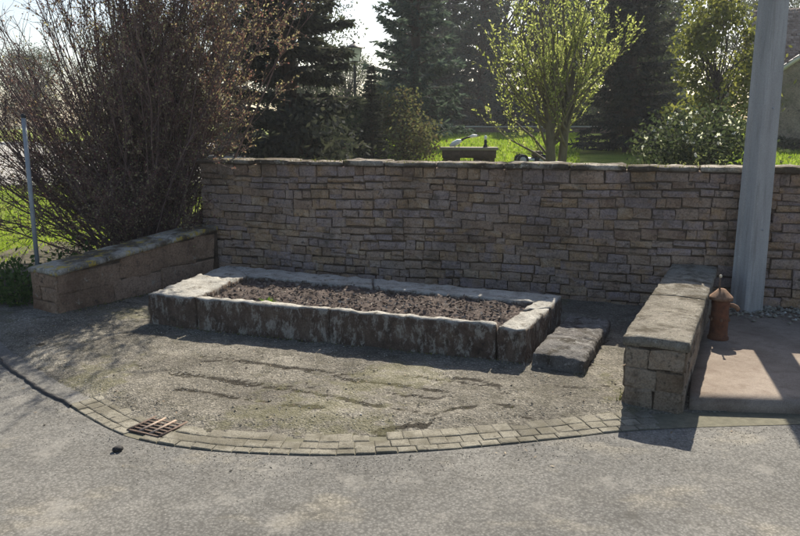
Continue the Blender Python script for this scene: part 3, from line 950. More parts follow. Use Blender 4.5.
# fresh green tuft in the planter
def tuft_mesh(name, n, h, spread, rng, w=0.012):
    g = Geo()
    V = []; T = []
    for i in range(n):
        a = rng.uniform(0, 2 * np.pi); r0 = rng.uniform(0, spread * 0.35)
        b = np.array([math.cos(a) * r0, math.sin(a) * r0, 0])
        out = np.array([math.cos(a), math.sin(a), 0]) * spread * rng.uniform(0.3, 1.0)
        hh = h * rng.uniform(0.5, 1.1)
        side = np.array([-math.sin(a), math.cos(a), 0]) * w * rng.uniform(0.7, 1.3)
        m_ = b + out * 0.4 + np.array([0, 0, hh * 0.65]); t_ = b + out + np.array([0, 0, hh])
        k = len(V)
        V += [b - side * .6, b + side * .6, m_ + side * .6, m_ - side * .6, t_]
        T += [(k, k + 1, k + 2), (k, k + 2, k + 3), (k + 3, k + 2, k + 4)]
    g.add(V, None, T)
    return g.mesh(name)
rng0 = np.random.default_rng(77)
o = link('weed_tuft', tuft_mesh('weed_tuft', 90, 0.12, 0.11, rng0), M['tuft'], loc=(-1.60, 8.70, 0.33))
tag(o, 'small bright green weed tuft growing by the planter front edge', 'weed')

# stone step at the planter's right end
def build_step():
    root = tag(empty('stone_step', (1.8, 8.0, 0)), 'row of low dark stone blocks along the right end of the planter', 'step')
    a, b = (1.36, 7.34), (1.84, 7.06); c, d = (2.58, 8.75), (2.12, 9.0)
    cuts = [0, 0.42, 0.72, 1.0]
    for i in range(3):
        t0, t1 = cuts[i] + 0.006, cuts[i + 1] - 0.006
        slab('block', M['step'], [lerp2(a, d, t0), lerp2(b, c, t0), lerp2(b, c, t1), lerp2(a, d, t1)], -0.03, 0.20 - 0.015 * i, root, seg=0.035, rnd=0.035, amp=0.02, nscale=11, seed=40 + i)
build_step()

# ------------------------------------------------------------------ platform at the right, pole, pump, grate, post
slab_me, o_ = slab_mesh('platform', [(2.56, 6.22), (8.5, 5.72), (8.5, 8.32), (4.05, 9.75)], -0.05, 0.125, seg=0.16, rnd=0.02, amp=0.005, nscale=2.5, seed=3)
slab_me.shade_smooth()
o = link('platform', slab_me, M['platform'], loc=o_)
tag(o, 'raised concrete platform right of the side wall', kind='structure')

def build_pole():
    root = tag(empty('utility_pole', (4.52, 9.40, 0.1), R(-18 + 38)), 'tall square grey concrete utility pole standing in front of the wall', 'pole')
    def section(a, gd):
        c = a * 0.16; gw = a * 0.42
        pts = []
        # counter-clockwise from bottom face
        for k in range(4):
            th = k * math.pi / 2
            loc = [(-a + c, -a), (-gw, -a), (-gw + gd, -a + gd), (gw - gd, -a + gd), (gw, -a), (a - c, -a)] if k % 2 == 1 else [(-a + c, -a), (a - c, -a)]
            for x, y in loc:
                pts.append((x * math.cos(th) - y * math.sin(th), x * math.sin(th) + y * math.cos(th)))
        return pts
    V = []; F = []
    zs = [-0.15, 2.0, 4.5, 9.2]
    for z in zs:
        a = 0.152 - 0.0055 * z
        V += [(x, y, z) for x, y in section(a, 0.022)]
    n = len(section(0.15, 0.02))
    for r in range(len(zs) - 1):
        for i in range(n):
            k = (i + 1) % n
            F.append((r * n + i, r * n + k, (r + 1) * n + k, (r + 1) * n + i))
    F.append(tuple((len(zs) - 1) * n + i for i in range(n)))
    me = bpy.data.meshes.new('shaft'); me.from_pydata(V, [], F)
    link('shaft', me, M['pole'], root)
    # bolt holes plugged with steel
    for z in (1.1, 2.6, 4.0):
        g = Geo(); g.tube([(0, -0.10, z), (0, -0.152 + 0.0055 * z - 0.012, z)], 0.014, 8, True)
        link('bolt', g.mesh('bolt'), M['steel'], root)
build_pole()

def build_pump():
    root = tag(empty('water_pump', (3.60, 8.08, 0.12)), 'short rusty orange cast iron pump column with flared cap', 'pump')
    g = Geo(); g.lathe([(0.0, 0), (0.135, 0), (0.135, 0.03), (0.12, 0.05), (0.115, 0.1), (0.113, 0.22), (0.122, 0.235), (0.122, 0.26), (0.113, 0.275), (0.11, 0.40), (0.116, 0.43), (0.116, 0.455), (0.105, 0.47), (0.0, 0.47)], 28)
    link('body', g.mesh('body'), M['rust'], root, smooth=False)
    for k in range(6):
        a_ = k * math.pi / 3 + 0.3
        g = Geo(); g.tube([(0.128 * math.cos(a_), 0.128 * math.sin(a_), 0.232), (0.128 * math.cos(a_), 0.128 * math.sin(a_), 0.268)], 0.012, 6, True); link('bolt', g.mesh('bolt'), M['rust_cap'], root)
    g = Geo(); g.lathe([(0.10, 0.468), (0.155, 0.475), (0.16, 0.50), (0.145, 0.515), (0.09, 0.56), (0.045, 0.60), (0.0, 0.605)], 8)
    link('cap', g.mesh('cap'), M['rust_cap'], root)
    g = Geo(); g.tube([(-0.03, 0.0, 0.59), (-0.032, 0, 0.66), (-0.03, 0, 0.735)], [0.014, 0.010, 0.010], 8, True)
    rod = link('rod', g.mesh('rod'), M['iron'], root)
    g = Geo(); g.lathe([(0, 0.725), (0.018, 0.735), (0.02, 0.75), (0.012, 0.765), (0, 0.768)], 10, -0.03, 0)
    link('knob', g.mesh('knob'), M['brass'], rod)
    g = Geo(); g.tube([(0.09, 0, 0.40), (0.16, -0.01, 0.405), (0.21, -0.015, 0.385), (0.235, -0.018, 0.35)], [0.03, 0.026, 0.026, 0.03], 10, True)
    link('spout', g.mesh('spout'), M['rust_cap'], root)
    root.scale = (0.84, 0.84, 0.97)
build_pump()

def build_grate():
    root = tag(empty('drain_grate', (-2.035, 5.855, 0.0), math.atan2(-0.14, 0.29)), 'small rusty iron drain grate set in the gutter', 'drain grate')
    a = 0.175; z0, z1 = 0.009, 0.022
    g = Geo(); g.box((-a, -a, 0.0075), (a, a, 0.0095)); link('pit_shade', g.mesh('pit_shade'), M['pit_shade'], root)  # flat plate, the darkness of the drain hole put into its colour
    g = Geo()
    g.box((-a, -a, z0), (-a + .02, a, z1)); g.box((a - .02, -a, z0), (a, a, z1))
    g.box((-a + .02, -a, z0), (a - .02, -a + .02, z1)); g.box((-a + .02, a - .02, z0), (a - .02, a, z1))
    link('frame', g.mesh('frame'), M['iron'], root)
    for x in (-0.058, 0.058):
        g = Geo(); g.box((x - 0.011, -a + .02, z0), (x + 0.011, a - .02, z1 + 0.003)); link('bar', g.mesh('bar'), M['iron_worn'], root)
    for i in range(5):
        y = -a + 0.02 + (i + 1) * (2 * a - 0.04) / 6
        for x0, x1 in ((-a + .02, -0.069), (-0.047, 0.047), (0.069, a - .02)):
            g = Geo(); g.box((x0, y - 0.008, z0), (x1, y + 0.008, z1 - 0.004)); link('cross_bar', g.mesh('cross_bar'), M['iron'], root)
build_grate()

# sign post left
root = tag(empty('metal_post', (-5.36, 10.75, 0.0)), 'thin grey metal post standing on the lawn edge before the bush', 'post')
g = Geo(); g.tube([(0, 0, -0.1), (0, 0, 1.3), (0, 0, 2.62)], 0.032, 12, True); link('tube', g.mesh('tube'), M['steel'], root)
g = Geo(); g.lathe([(0.0, 2.66), (0.03, 2.652), (0.037, 2.63), (0.037, 2.60)], 12); link('end_cap', g.mesh('end_cap'), M['black'], root)

# ------------------------------------------------------------------ loose stones
def pebbles(name, label, pts, sizes, mat, rng):
    """low octahedral stones joined in one mesh"""
    n = len(pts)
    base = np.array([(1, 0, 0), (-1, 0, 0), (0, 1, 0), (0, -1, 0), (0, 0, 1), (0, 0, -1)], float)
    tri = np.array([(0, 2, 4), (2, 1, 4), (1, 3, 4), (3, 0, 4), (2, 0, 5), (1, 2, 5), (3, 1, 5), (0, 3, 5)])
    sc = sizes[:, None, None] * rng.uniform(0.55, 1.3, (n, 6, 1)) * np.array([1, 1, 0.6])
    B = base[None] * sc
    th = rng.uniform(0, 2 * np.pi, n); c_, s_ = np.cos(th), np.sin(th)
    X = B[..., 0] * c_[:, None] - B[..., 1] * s_[:, None]; Y = B[..., 0] * s_[:, None] + B[..., 1] * c_[:, None]
    V = np.stack([X, Y, B[..., 2]], -1) + np.asarray(pts)[:, None, :]
    T = (tri[None] + np.arange(n)[:, None, None] * 6).reshape(-1, 3)
    return tag(link(name, mesh_np(name, V.reshape(-1, 3), [T]), mat), label, kind='stuff')
rng = np.random.default_rng(4)
def scatter_forecourt(n):
    out = []
    while len(out) < n:
        x, y = rng.uniform(-5.0, 2.6), rng.uniform(5.6, 10)
        if y < np.interp(x, ex, ey) + 0.45: continue
        if y > 8.95 - 0.35 * (x + 3.14) and x > -3.2: continue
        if x > 2.0 + (y - 6.36) * 0.45: continue
        if x < -4.45 + (y - 9.5) * 0.6 and y > 9.2: continue
        out.append((x, y, 0.044 + 0.018 * mnoise.noise(Vector((x * 1.1 + 3, y * 1.1, 2.1)))))
    return np.array(out)
P = scatter_forecourt(5200)
pebbles('gravel', 'loose gravel scattered over the forecourt', P, rng.uniform(0.004, 0.010, len(P)) * np.where(rng.random(len(P)) < 0.03, 1.6, 1.0), M['pebble'], rng)
n = 3600
sx = rng.uniform(-6, 7, n)
sy = np.interp(sx, ex, ey) - np.abs(rng.normal(0, 0.30, n)) - 0.03
pebbles('grit', 'fine grit lying along the road edge', np.stack([sx, sy, np.full(n, 0.003)], -1), rng.uniform(0.002, 0.006, n), M['pebble'], rng)
n = 900
sx = rng.uniform(4.15, 6.8, n); sy = np.clip(wallY(sx) - 0.02 - np.abs(rng.normal(0, 0.32, n)), 8.5, 12)
pebbles('rubble', 'grey rubble and gravel heaped round the pole foot', np.stack([sx, sy, 0.13 + rng.uniform(0, 0.03, n)], -1), rng.uniform(0.012, 0.04, n), M['pebble'], rng)
for (x, y, s, lab) in [(-2.20, 5.40, 0.045, 'small dark lump lying on the road below the drain grate'), ]:
    me, o_ = slab_mesh('stone', [(x - s, y - s * .7), (x + s, y - s * .6), (x + s * .8, y + s * .7), (x - s * .7, y + s * .6)], 0.0, s * 0.9, seg=0.02, rnd=0.02, amp=0.012, nscale=30, seed=4)
    me.shade_smooth(); tag(link('stone', me, M['tar'], loc=o_), lab, 'stone')

n = 320
Pq = scatter_forecourt(260); sx = rng.uniform(-5, 6, n - 260)
Pq2 = np.stack([sx, np.interp(sx, ex, ey) - np.abs(rng.normal(0, 0.25, n - 260)), np.full(n - 260, 0.006)], -1)
Dq = rng.normal(0, 1, (n, 3)); Dq[:, 2] = np.abs(Dq[:, 2]) * 0.25
g = Geo(); g.leaves(np.vstack([Pq + np.array([0, 0, 0.01]), Pq2]), Dq, 0.032, 0.016, rng, 0.1)
t = NT('dry_leaf'); M['dry_leaf'] = t.done(t.ramp(t.island(), [(0, (0.16, 0.12, 0.085)), (1, (0.36, 0.3, 0.22))]), 0.9, None, 0.1)
tag(link('dead_leaves', g.mesh('dead_leaves'), M['dry_leaf']), 'dry dead leaf scraps blown over the forecourt and road edge', kind='stuff')
# moss and grass growing in the cracks and along bases
def blades(name, label, pts, h, w, mat, rng, lean=0.5):
    pts = np.asarray(pts); n = len(pts)
    a = rng.uniform(0, 2 * np.pi, n)
    hh = h * rng.uniform(0.4, 1.2, n)
    side = np.stack([np.cos(a), np.sin(a), np.zeros(n)], -1) * (w * rng.uniform(0.6, 1.3, n))[:, None]
    le = rng.normal(0, lean, (n, 3)) * hh[:, None]; le[:, 2] = hh
    V = np.stack([pts - side, pts + side, pts + le], 1).reshape(-1, 3)
    return tag(link(name, mesh_np(name, V, [np.arange(n * 3).reshape(-1, 3)]), mat), label, kind='stuff')
pts = []
for ck in CRACKS:
    Pc = catmull(ck, 8)
    for _ in range(len(ck) * 34):
        p = Pc[rng.integers(len(Pc))] + rng.normal(0, 0.035, 2)
        pts.append((p[0], p[1], 0.022))
blades('crack_moss', 'short moss and grass growing in the forecourt cracks', pts, 0.02, 0.006, M['moss'], rng, 0.9)
pts = []
for _ in range(1500):      # along planter, side wall and step bases
    k = rng.integers(4)
    if k == 0: p = lerp2(FL, FR, rng.random()); p = (p[0] + rng.normal(-0.02, 0.02), p[1] - abs(rng.normal(0, 0.03)))
    elif k == 1: p = lerp2((1.74, 7.0), (2.5, 8.78), rng.random()); p = (p[0] + abs(rng.normal(0, .04)), p[1])
    elif k == 2: p = lerp2((2.0, 6.36), (3.66, 9.8), rng.random()); p = (p[0] - abs(rng.normal(0, .03)), p[1])
    else: p = lerp2((-4.46, 9.46), (-3.0, 11.9), rng.random()); p = (p[0] + abs(rng.normal(0, .03)), p[1])
    pts.append((p[0], p[1], 0.04))
Pb = np.array(pts)[rng.integers(0, len(pts), 420)] + np.stack([rng.normal(0, .03, 420), rng.normal(0, .03, 420) - .02, rng.uniform(0, .01, 420)], -1)
Dq = rng.normal(0, 1, (420, 3)); Dq[:, 2] = np.abs(Dq[:, 2]) * 0.3
g = Geo(); g.leaves(Pb, Dq, 0.04, 0.02, rng, 0.1)
tag(link('base_litter', g.mesh('base_litter'), M['litter']), 'leaf litter gathered along the foot of the stonework', kind='stuff')
blades('base_weeds', 'thin weeds and moss along the foot of the stonework', pts, 0.035, 0.006, M['moss'], rng, 0.7)
pts = []
for _ in range(900):
    s = rng.uniform(0, WLEN); y = rng.choice([-0.07, 0.02, 0.2, 0.4]) + rng.normal(0, 0.03)
    pts.append((WA.x + math.cos(WROT) * s - math.sin(WROT) * y, WA.y + math.sin(WROT) * s + math.cos(WROT) * y, WTOP + 0.06))
blades('coping_moss', 'dry moss growing on the wall coping', pts, 0.035, 0.007, M['moss'], rng, 0.7)
# grass on the left lawn
pts = []
while len(pts) < 30000:
    x = rng.uniform(-14, -4.4); y = 10.0 + 20 * rng.random() ** 1.8
    if x > -6.6 and y < 13.8 and rng.random() < 0.9: continue
    if x > -5.4 and y > 13: continue
    pts.append((x, y, float(terr(x, y)) + 0.0))
blades('lawn_grass', 'green grass blades on the left lawn', pts, 0.11, 0.012, M['grass'], rng, 0.5)

pts = []
while len(pts) < 42000:
    x = rng.uniform(-2, 24); y = rng.uniform(19, 46)
    if abs(x / y - 0.10) > 0.14 and x / y < 0.44: continue
    pts.append((x, y, float(terr(x, y))))
blades('garden_grass', 'sunlit grass blades on the garden lawn', pts, 0.11, 0.03, M['grass'], rng, 0.5)

# ------------------------------------------------------------------ trees and shrubs
def unit(v): return v / (np.linalg.norm(v) + 1e-9)
def stem_path(p, d, L, n, rng, wob=0.08, up=0.0):
    P = [np.array(p, float)]; d = unit(np.array(d, float))
    for i in range(n):
        d = unit(d + rng.normal(0, wob, 3) + np.array([0, 0, up]))
        P.append(P[-1] + d * L / n)
    return np.array(P)

def build_bush():
    rng = np.random.default_rng(12)
    bx, by = -4.4, 12.7
    base = np.array([bx, by, float(terr(bx, by))])
    root = tag(empty('bare_bush', base), 'large many-stemmed bush with bare twigs and sparse reddish buds', 'bush')
    gs = Geo(); gt = Geo(); gl = Geo()
    LP = []; LD = []
    NS = 235
    for i in range(NS):
        az = rng.uniform(0, 2 * np.pi)
        el = R(rng.uniform(18, 86)) if rng.random() < 0.75 else R(rng.uniform(60, 88))
        if 34 <= i < 100: az, el = R(rng.uniform(-85, 60)), R(rng.uniform(62, 80))
        if i < 34: az, el = R(180 + rng.uniform(-40, 40)), R(rng.uniform(28, 62))     # the long sweep to the left
        d = np.array([math.cos(az) * math.cos(el), math.sin(az) * math.cos(el) * 0.7, math.sin(el)])
        right = max(0.0, d[0])
        L = rng.uniform(3.0, 5.0) * (0.62 + 0.58 * math.sin(el)) * (1 - 0.25 * right)
        if 34 <= i < 100: L = rng.uniform(4.6, 6.4)
        elif d[1] < 0: L *= (1 - 0.5 * min(1, -d[1] * 1.6))
        if d[0] > 0 and el < 0.87: L *= 0.6
        b0 = np.array([rng.normal(0, 0.30), rng.normal(0, 0.2), -0.05])
        P = stem_path(b0, d, L, 9, rng, 0.07, 0.022)
        r0 = rng.uniform(0.010, 0.026)
        gs.tube(P, np.linspace(r0, 0.005, len(P)), 5)
        for k in range(rng.integers(10, 15)):
            t_ = rng.uniform(0.18, 0.98)
            f = t_ * 9; q = int(f); pp = P[q] + (P[q + 1] - P[q]) * (f - q)
            sd = unit(P[q + 1] - P[q])
            td = unit(sd + rng.normal(0, 0.42, 3) + np.array([0, 0, 0.12]))
            tl = rng.uniform(0.45, 1.25) * (1.1 - 0.4 * t_)
            TP = stem_path(pp, td, tl, 4, rng, 0.12, 0.03)
            gt.tube(TP, np.linspace(0.007, 0.003, 5), 3)
            for m in range(rng.integers(3, 6)):
                q2 = rng.integers(1, 4); pp2 = TP[q2]
                sd2 = unit(unit(TP[q2 + 1] - TP[q2]) + rng.normal(0, 0.45, 3) + np.array([0, 0, 0.1]))
                SP = stem_path(pp2, sd2, rng.uniform(0.2, 0.55), 2, rng, 0.15)
                gt.tube(SP, np.linspace(0.0045, 0.0022, 3), 3)
                # leafier on the right and low down, nearly bare at the upper left
                wgt = np.clip(0.45 + 0.5 * (pp2[0] + 0.75), 0.10, 1.0) if pp2[2] > 1.5 else (0.9 if pp2[0] > -1.2 else 0.25)
                nl = rng.poisson(12 * wgt)
                if nl:
                    u = rng.uniform(0, 1, nl)[:, None]
                    LP.append(SP[0] * (1 - u) + SP[-1] * u + rng.normal(0, 0.014, (nl, 3))); LD.append(np.repeat(sd2[None], nl, 0))
    LP = np.vstack(LP); LD = np.vstack(LD)
    gl.leaves(LP, LD, 0.044, 0.026, rng, 0.6)
    for nm_, gg, mt_ in (('stems', gs, 'bush_bark'), ('twigs', gt, 'bush_bark'), ('buds', gl, 'bush_leaf')): tag(link(nm_, gg.mesh(nm_), M[mt_], root), kind='stuff')
build_bush()

def build_willow():
    rng = np.random.default_rng(31)
    base = np.array([3.02, 15.0, float(terr(3.02, 15.0))])
    root = tag(empty('young_tree', base), 'sunlit yellow green young tree with upswept feathery branches behind the wall', 'tree')
    gt = Geo(); gb = Geo(); gl = Geo()
    gt.tube([(0, 0, -0.1), (0.01, 0, 0.5), (-0.02, 0.02, 1.1), (-0.05, 0, 1.7), (0, 0, 2.6)], [0.12, 0.10, 0.09, 0.075, 0.05], 10)
    gt.tube([(0.20, 0.1, -0.1), (0.26, 0.1, 0.6), (0.30, 0.08, 1.4), (0.42, 0.1, 2.4)], [0.10, 0.09, 0.075, 0.045], 10)
    LP = []; LD = []
    for i in range(44):
        az = rng.uniform(0, 2 * np.pi); el = R(rng.uniform(22, 80))
        z0 = rng.uniform(0.5, 1.9); x0 = rng.choice([0.0, 0.3])
        d = np.array([math.cos(az) * math.cos(el), math.sin(az) * math.cos(el) * 0.8, math.sin(el)])
        L = rng.uniform(1.5, 2.6) * (0.62 + 0.58 * math.sin(el))
        P = stem_path((x0, 0.03, z0), d, L, 8, rng, 0.07, 0.07)
        gb.tube(P, np.linspace(0.03, 0.006, 9), 5)
        for k in range(13):
            f = rng.uniform(0.2, 0.99) * 8; q = int(f); pp = P[q] + (P[q + 1] - P[q]) * (f - q)
            td = unit(unit(P[q + 1] - P[q]) + rng.normal(0, 0.5, 3) + np.array([0, 0, 0.45]))
            TP = stem_path(pp, td, rng.uniform(0.3, 0.85), 4, rng, 0.08, 0.08)
            gb.tube(TP, np.linspace(0.007, 0.003, 5), 3)
            nl = int(26 * (1.0 if TP[0][0] > 0.05 else 0.62))
            u = rng.uniform(0.05, 1, nl) * 4; q3 = np.minimum(u.astype(int), 3)
            pts_ = TP[q3] + (TP[q3 + 1] - TP[q3]) * (u - q3)[:, None]
            LP.append(pts_ + rng.normal(0, 0.012, (nl, 3))); LD.append(np.repeat(td[None], nl, 0))
    gl.leaves(np.vstack(LP), np.vstack(LD), 0.062, 0.030, rng, 0.55)
    link('trunk', gt.mesh('trunk'), M['willow_bark'], root)
    link('branches', gb.mesh('branches'), M['willow_bark'], root)
    link('crown', gl.mesh('crown'), M['willow_leaf'], root)
build_willow()

def conifer_meshes(seed, h, r, droop, dens=1.0, low=0.25, leafmat='spruce', spray=(0.34, 0.10)):
    rng = np.random.default_rng(seed)
    gt = Geo(); gl = Geo(); gb = Geo()
    gt.tube([(0, 0, -0.2), (0.02, 0, h * .3), (0, 0.02, h * .65), (0, 0, h)], [h * 0.02, h * 0.015, h * 0.009, 0.01], 8)
    z = low
    while z < h * 0.985:
        nb = rng.integers(5, 8)
        a0 = rng.uniform(0, 2 * np.pi)
        for k in range(nb):
            az = a0 + k * 2 * np.pi / nb + rng.normal(0, 0.25)
            L = r * (1 - z / h) ** 0.85 * rng.uniform(0.65, 1.15) + 0.12
            d = np.array([math.cos(az), math.sin(az), rng.uniform(-0.1, 0.2) - droop * (1 - z / h) + 0.45 * (z / h)])
            P = stem_path((0, 0, z), d, L, 5, rng, 0.06, 0.04)
            gb.tube(P, np.linspace(0.02 + 0.008 * L, 0.006, 6), 4)
            n = int(26 * L * dens) + 6
            u = rng.uniform(0.12, 1.0, n) ** 0.8 * 5; q = np.minimum(u.astype(int), 4)
            pp = P[q] + (P[q + 1] - P[q]) * (u - q)[:, None]
            sd = np.array([-math.sin(az), math.cos(az), 0])
            dd = unit(d)[None] * 0.7 + sd[None] * rng.choice([-1, 1], n)[:, None] * rng.uniform(0.3, 1.0, n)[:, None] + np.array([0, 0, -0.35])
            gl.leaves(pp, dd, spray[0], spray[1], rng, 0.35)
            pe = pp + dd * 0.14
            gl.leaves(pe, dd, spray[0] * 0.7, spray[1] * 0.8, rng, 0.6)
        z += rng.uniform(0.2, 0.34) * (h / 9.0) ** 0.5
    ms = [('trunk', gt.mesh('trunk'), 'bark'), ('boughs', gb.mesh('boughs'), 'bark'), ('crown', gl.mesh('crown'), leafmat)]
    for _, me, mt in ms: me.materials.append(M[mt])
    return ms

def broad_meshes(seed, h, r, leafmat, nclump=70, nleaf=130, leaf=(0.16, 0.10), bottom=0.25, zr=None, trunk=True):
    rng = np.random.default_rng(seed)
    gt = Geo(); gl = Geo(); gb = Geo()
    zc = h * (1 + bottom) / 2; rz = h * (1 - bottom) / 2
    gt.tube([(0, 0, -0.2), (0.05, 0.03, h * .25), (0, 0, h * .55)], [h * 0.022, h * 0.016, h * 0.008], 8)
    for i in range(nclump):
        v = unit(rng.normal(0, 1, 3)); rr = rng.uniform(0.35, 1.0) ** 0.6
        c_ = np.array([v[0] * r * rr, v[1] * r * rr, zc + v[2] * rz * rr])
        c_ += rng.normal(0, 0.08 * r, 3)
        s0 = np.array([0, 0, min(c_[2] * 0.75, h * 0.5) * rng.uniform(0.5, 1)])
        mid_ = s0 * 0.5 + c_ * 0.5 + rng.normal(0, 0.06 * r, 3)
        gb.tube([s0, mid_, c_], [h * 0.006, h * 0.004, h * 0.0015], 4)
        nl = int(nleaf * rng.uniform(0.5, 1.3))
        cs = r * rng.uniform(0.13, 0.24)
        P = c_ + rng.normal(0, 1, (nl, 3)) * np.array([cs, cs, cs * 0.75])
        gl.leaves(P, rng.normal(0, 1, (nl, 3)) + np.array([0, 0, -0.2]), leaf[0], leaf[1], rng, 0.4)
    ms = [('trunk', gt.mesh('trunk'), 'bark'), ('limbs', gb.mesh('limbs'), 'bark'), ('crown', gl.mesh('crown'), leafmat)]
    for _, me, mt in ms: me.materials.append(M[mt])
    return ms

def plant(name, label, cat, meshes, x, y, scale=1.0, rotz=0.0, group=None, sz=None):
    root = tag(empty(name, (x, y, float(terr(x, y)) - 0.02), rotz), label, cat, group)
    root.scale = (scale, scale, sz or scale)
    for nm, me, _ in meshes:
        o = link(nm, me, None, root)
        if nm != 'trunk': o['kind'] = 'stuff'
    return root

# near spruce left of the lamp
sp1 = conifer_meshes(1, 10.5, 1.55, 0.3, 2.9, 0.2, 'spruce', (0.24, 0.075))
plant('spruce_tree', 'dark dense spruce tree just behind the wall beside the bare bush', 'tree', sp1, -2.5, 17.0)
# blue grey conifers in the middle
pn1 = conifer_meshes(5, 12.0, 1.9, 0.1, 1.1, 0.6, 'pine', (0.30, 0.085))
pn2 = conifer_meshes(6, 13.0, 2.3, 0.25, 1.0, 0.8, 'pine', (0.36, 0.10))
sp2 = conifer_meshes(8, 13.0, 2.5, 0.3, 1.0, 0.5, 'spruce', (0.36, 0.10))
plant('pine_tree', 'bluish green conifer right of the street lamp', 'tree', pn1, 0.55, 28.0)
plant('pine_tree', 'tall bluish conifer above the garden table', 'tree', pn2, 1.6, 47.5, 1.15, 1.3)
plant('pine_tree', 'slim bluish conifer left of the yellow green young tree', 'tree', pn1, 5.2, 48.5, 1.25, 2.2)
br1 = broad_meshes(3, 9.5, 3.3, 'dark_leaf', 90, 150, (0.17, 0.10), 0.12)
br2 = broad_meshes(4, 5.0, 1.25, 'yellow_leaf', 60, 120, (0.15, 0.09), 0.08)
br3 = broad_meshes(7, 2.5, 1.25, 'brown_leaf', 42, 90, (0.15, 0.075), 0.0)
plant('broadleaf_tree', 'dark broad tree right of the yellow green young tree', 'tree', br1, 9.4, 33.0, 0.95)
plant('spruce_tree', 'dark spruce tree between the young tree and the utility pole', 'tree', sp2, 8.2, 27.0, 0.8, 0.7)
plant('leafy_tree', 'yellowish green leafy tree left of the utility pole', 'tree', br2, 8.55, 20.5, 0.95)
plant('young_conifer', 'short dense conifer behind the wall below the lamp', 'tree', sp1, -0.75, 20.0, 0.3, 0.4, sz=0.26)
plant('dark_shrub', 'dark low shrub at the foot of the near spruce', 'shrub', broad_meshes(19, 1.7, 1.15, 'spruce', 34, 110, (0.15, 0.07), 0.0), -2.0, 15.2)
plant('dark_shrub', 'dark low shrub under the street lamp', 'shrub', broad_meshes(23, 1.9, 1.1, 'dark_leaf', 34, 100, (0.15, 0.07), 0.0), -1.35, 23.0)
plant('leafy_shrub', 'brown green shrub beneath the bluish conifers', 'shrub', br3, 0.1, 22.5, 0.8, 4.0)
plant('young_conifer', 'short bluish conifer at the left edge of the garden lawn', 'tree', pn1, 0.45, 25.0, 0.36, 1.1, sz=0.27)
# far row of trees closing the view
far = [(-27, 74, 'br', 0.9, 'left of the bare bush top'), (-34, 70, 'br', 0.75, 'at the far left edge beyond the yard'), (-18, 60, 'br', 0.6, 'behind the left half of the bare bush'), (-10.5, 46, 'sp', 0.9, 'behind the right half of the bare bush'),
       (-7.4, 50, 'br', 1.0, 'behind the near dark spruce'), (-3.7, 54, 'br', 0.5, 'just behind the street lamp'), (-5.6, 44, 'br', 0.42, 'low down between the spruce and the street lamp'), (0.9, 52, 'pn', 1.05, 'just right of the street lamp'), (3.4, 55, 'pn', 1.15, 'behind the garden table'), (7.2, 57, 'br', 1.2, 'straight behind the young tree'),
       (9.6, 52, 'sp', 1.15, 'at the right edge of the young tree'), (12.2, 58, 'pn', 1.2, 'above the far end of the low garden wall'), (14.8, 50, 'br', 1.2, 'behind the dark broad tree'), (17.0, 55, 'sp', 1.2, 'behind the leafy tree by the pole'), (20.5, 60, 'pn', 1.15, 'left of the tiled house'), (29.0, 62, 'br', 1.0, 'behind the tiled house')]
for (x, y, k, s_, w_) in far:
    plant('background_tree', ('dark distant broadleaf tree ' if k == 'br' else 'dark distant conifer ' if k == 'sp' else 'tall distant bluish conifer ') + w_, 'tree', {'sp': sp2, 'br': br1, 'pn': pn2}[k], x, y, s_ * (1.25 if k == 'br' else 1.0), x * 1.7, 'trees closing the background')

# white blossom shrub
def build_blossom():
    ms = broad_meshes(15, 1.6, 0.95, 'dark_leaf', 70, 90, (0.08, 0.05), 0.0)
    x, y = 4.95, 12.3
    root = plant('blossom_shrub', 'green shrub dotted with white blossom above the wall by the pole', 'shrub', ms, x, y)
    rng = np.random.default_rng(2)
    n = 60
    v = rng.normal(0, 1, (n, 3)); v /= np.linalg.norm(v, axis=1)[:, None]; v[:, 2] = np.abs(v[:, 2])
    P = v * np.array([0.95, 0.95, 0.85]) * rng.uniform(0.85, 1.08, n)[:, None] + np.array([0, 0, 0.8])
    g = Geo()
    for k in range(5):
        g.leaves(P + rng.normal(0, 0.01, (n, 3)), rng.normal(0, 1, (n, 3)), 0.05, 0.04, rng, 0.3)
    link('blossom', g.mesh('blossom'), M['blossom'], root)
build_blossom()

# weeds left of the low side wall
wd = [(-5.35, 10.15, 0.42, 'dark leafy weed clump by the left end of the sloping side wall'), (-5.75, 10.6, 0.5, 'dark weed clump left of the thin metal post'), (-4.95, 11.1, 0.55, 'shaded weed clump between the post and the bare bush')]
for i, (x, y, h, lab) in enumerate(wd):
    rg_ = np.random.default_rng(60 + i)
    g = Geo(); v_ = rg_.normal(0, 1, (420, 3)); v_[:, 2] = np.abs(v_[:, 2]); v_ *= np.array([0.2, 0.2, 0.17]) * h / 0.45; g.leaves(v_, v_ * 3, 0.09, 0.05, rg_, 0.5); me = g.mesh('weed_clump')
    w_ = tag(empty('weed_clump', (x, y, float(terr(x, y)))), lab, 'weed'); tag(link('foliage', me, M['weed'], w_), kind='stuff')

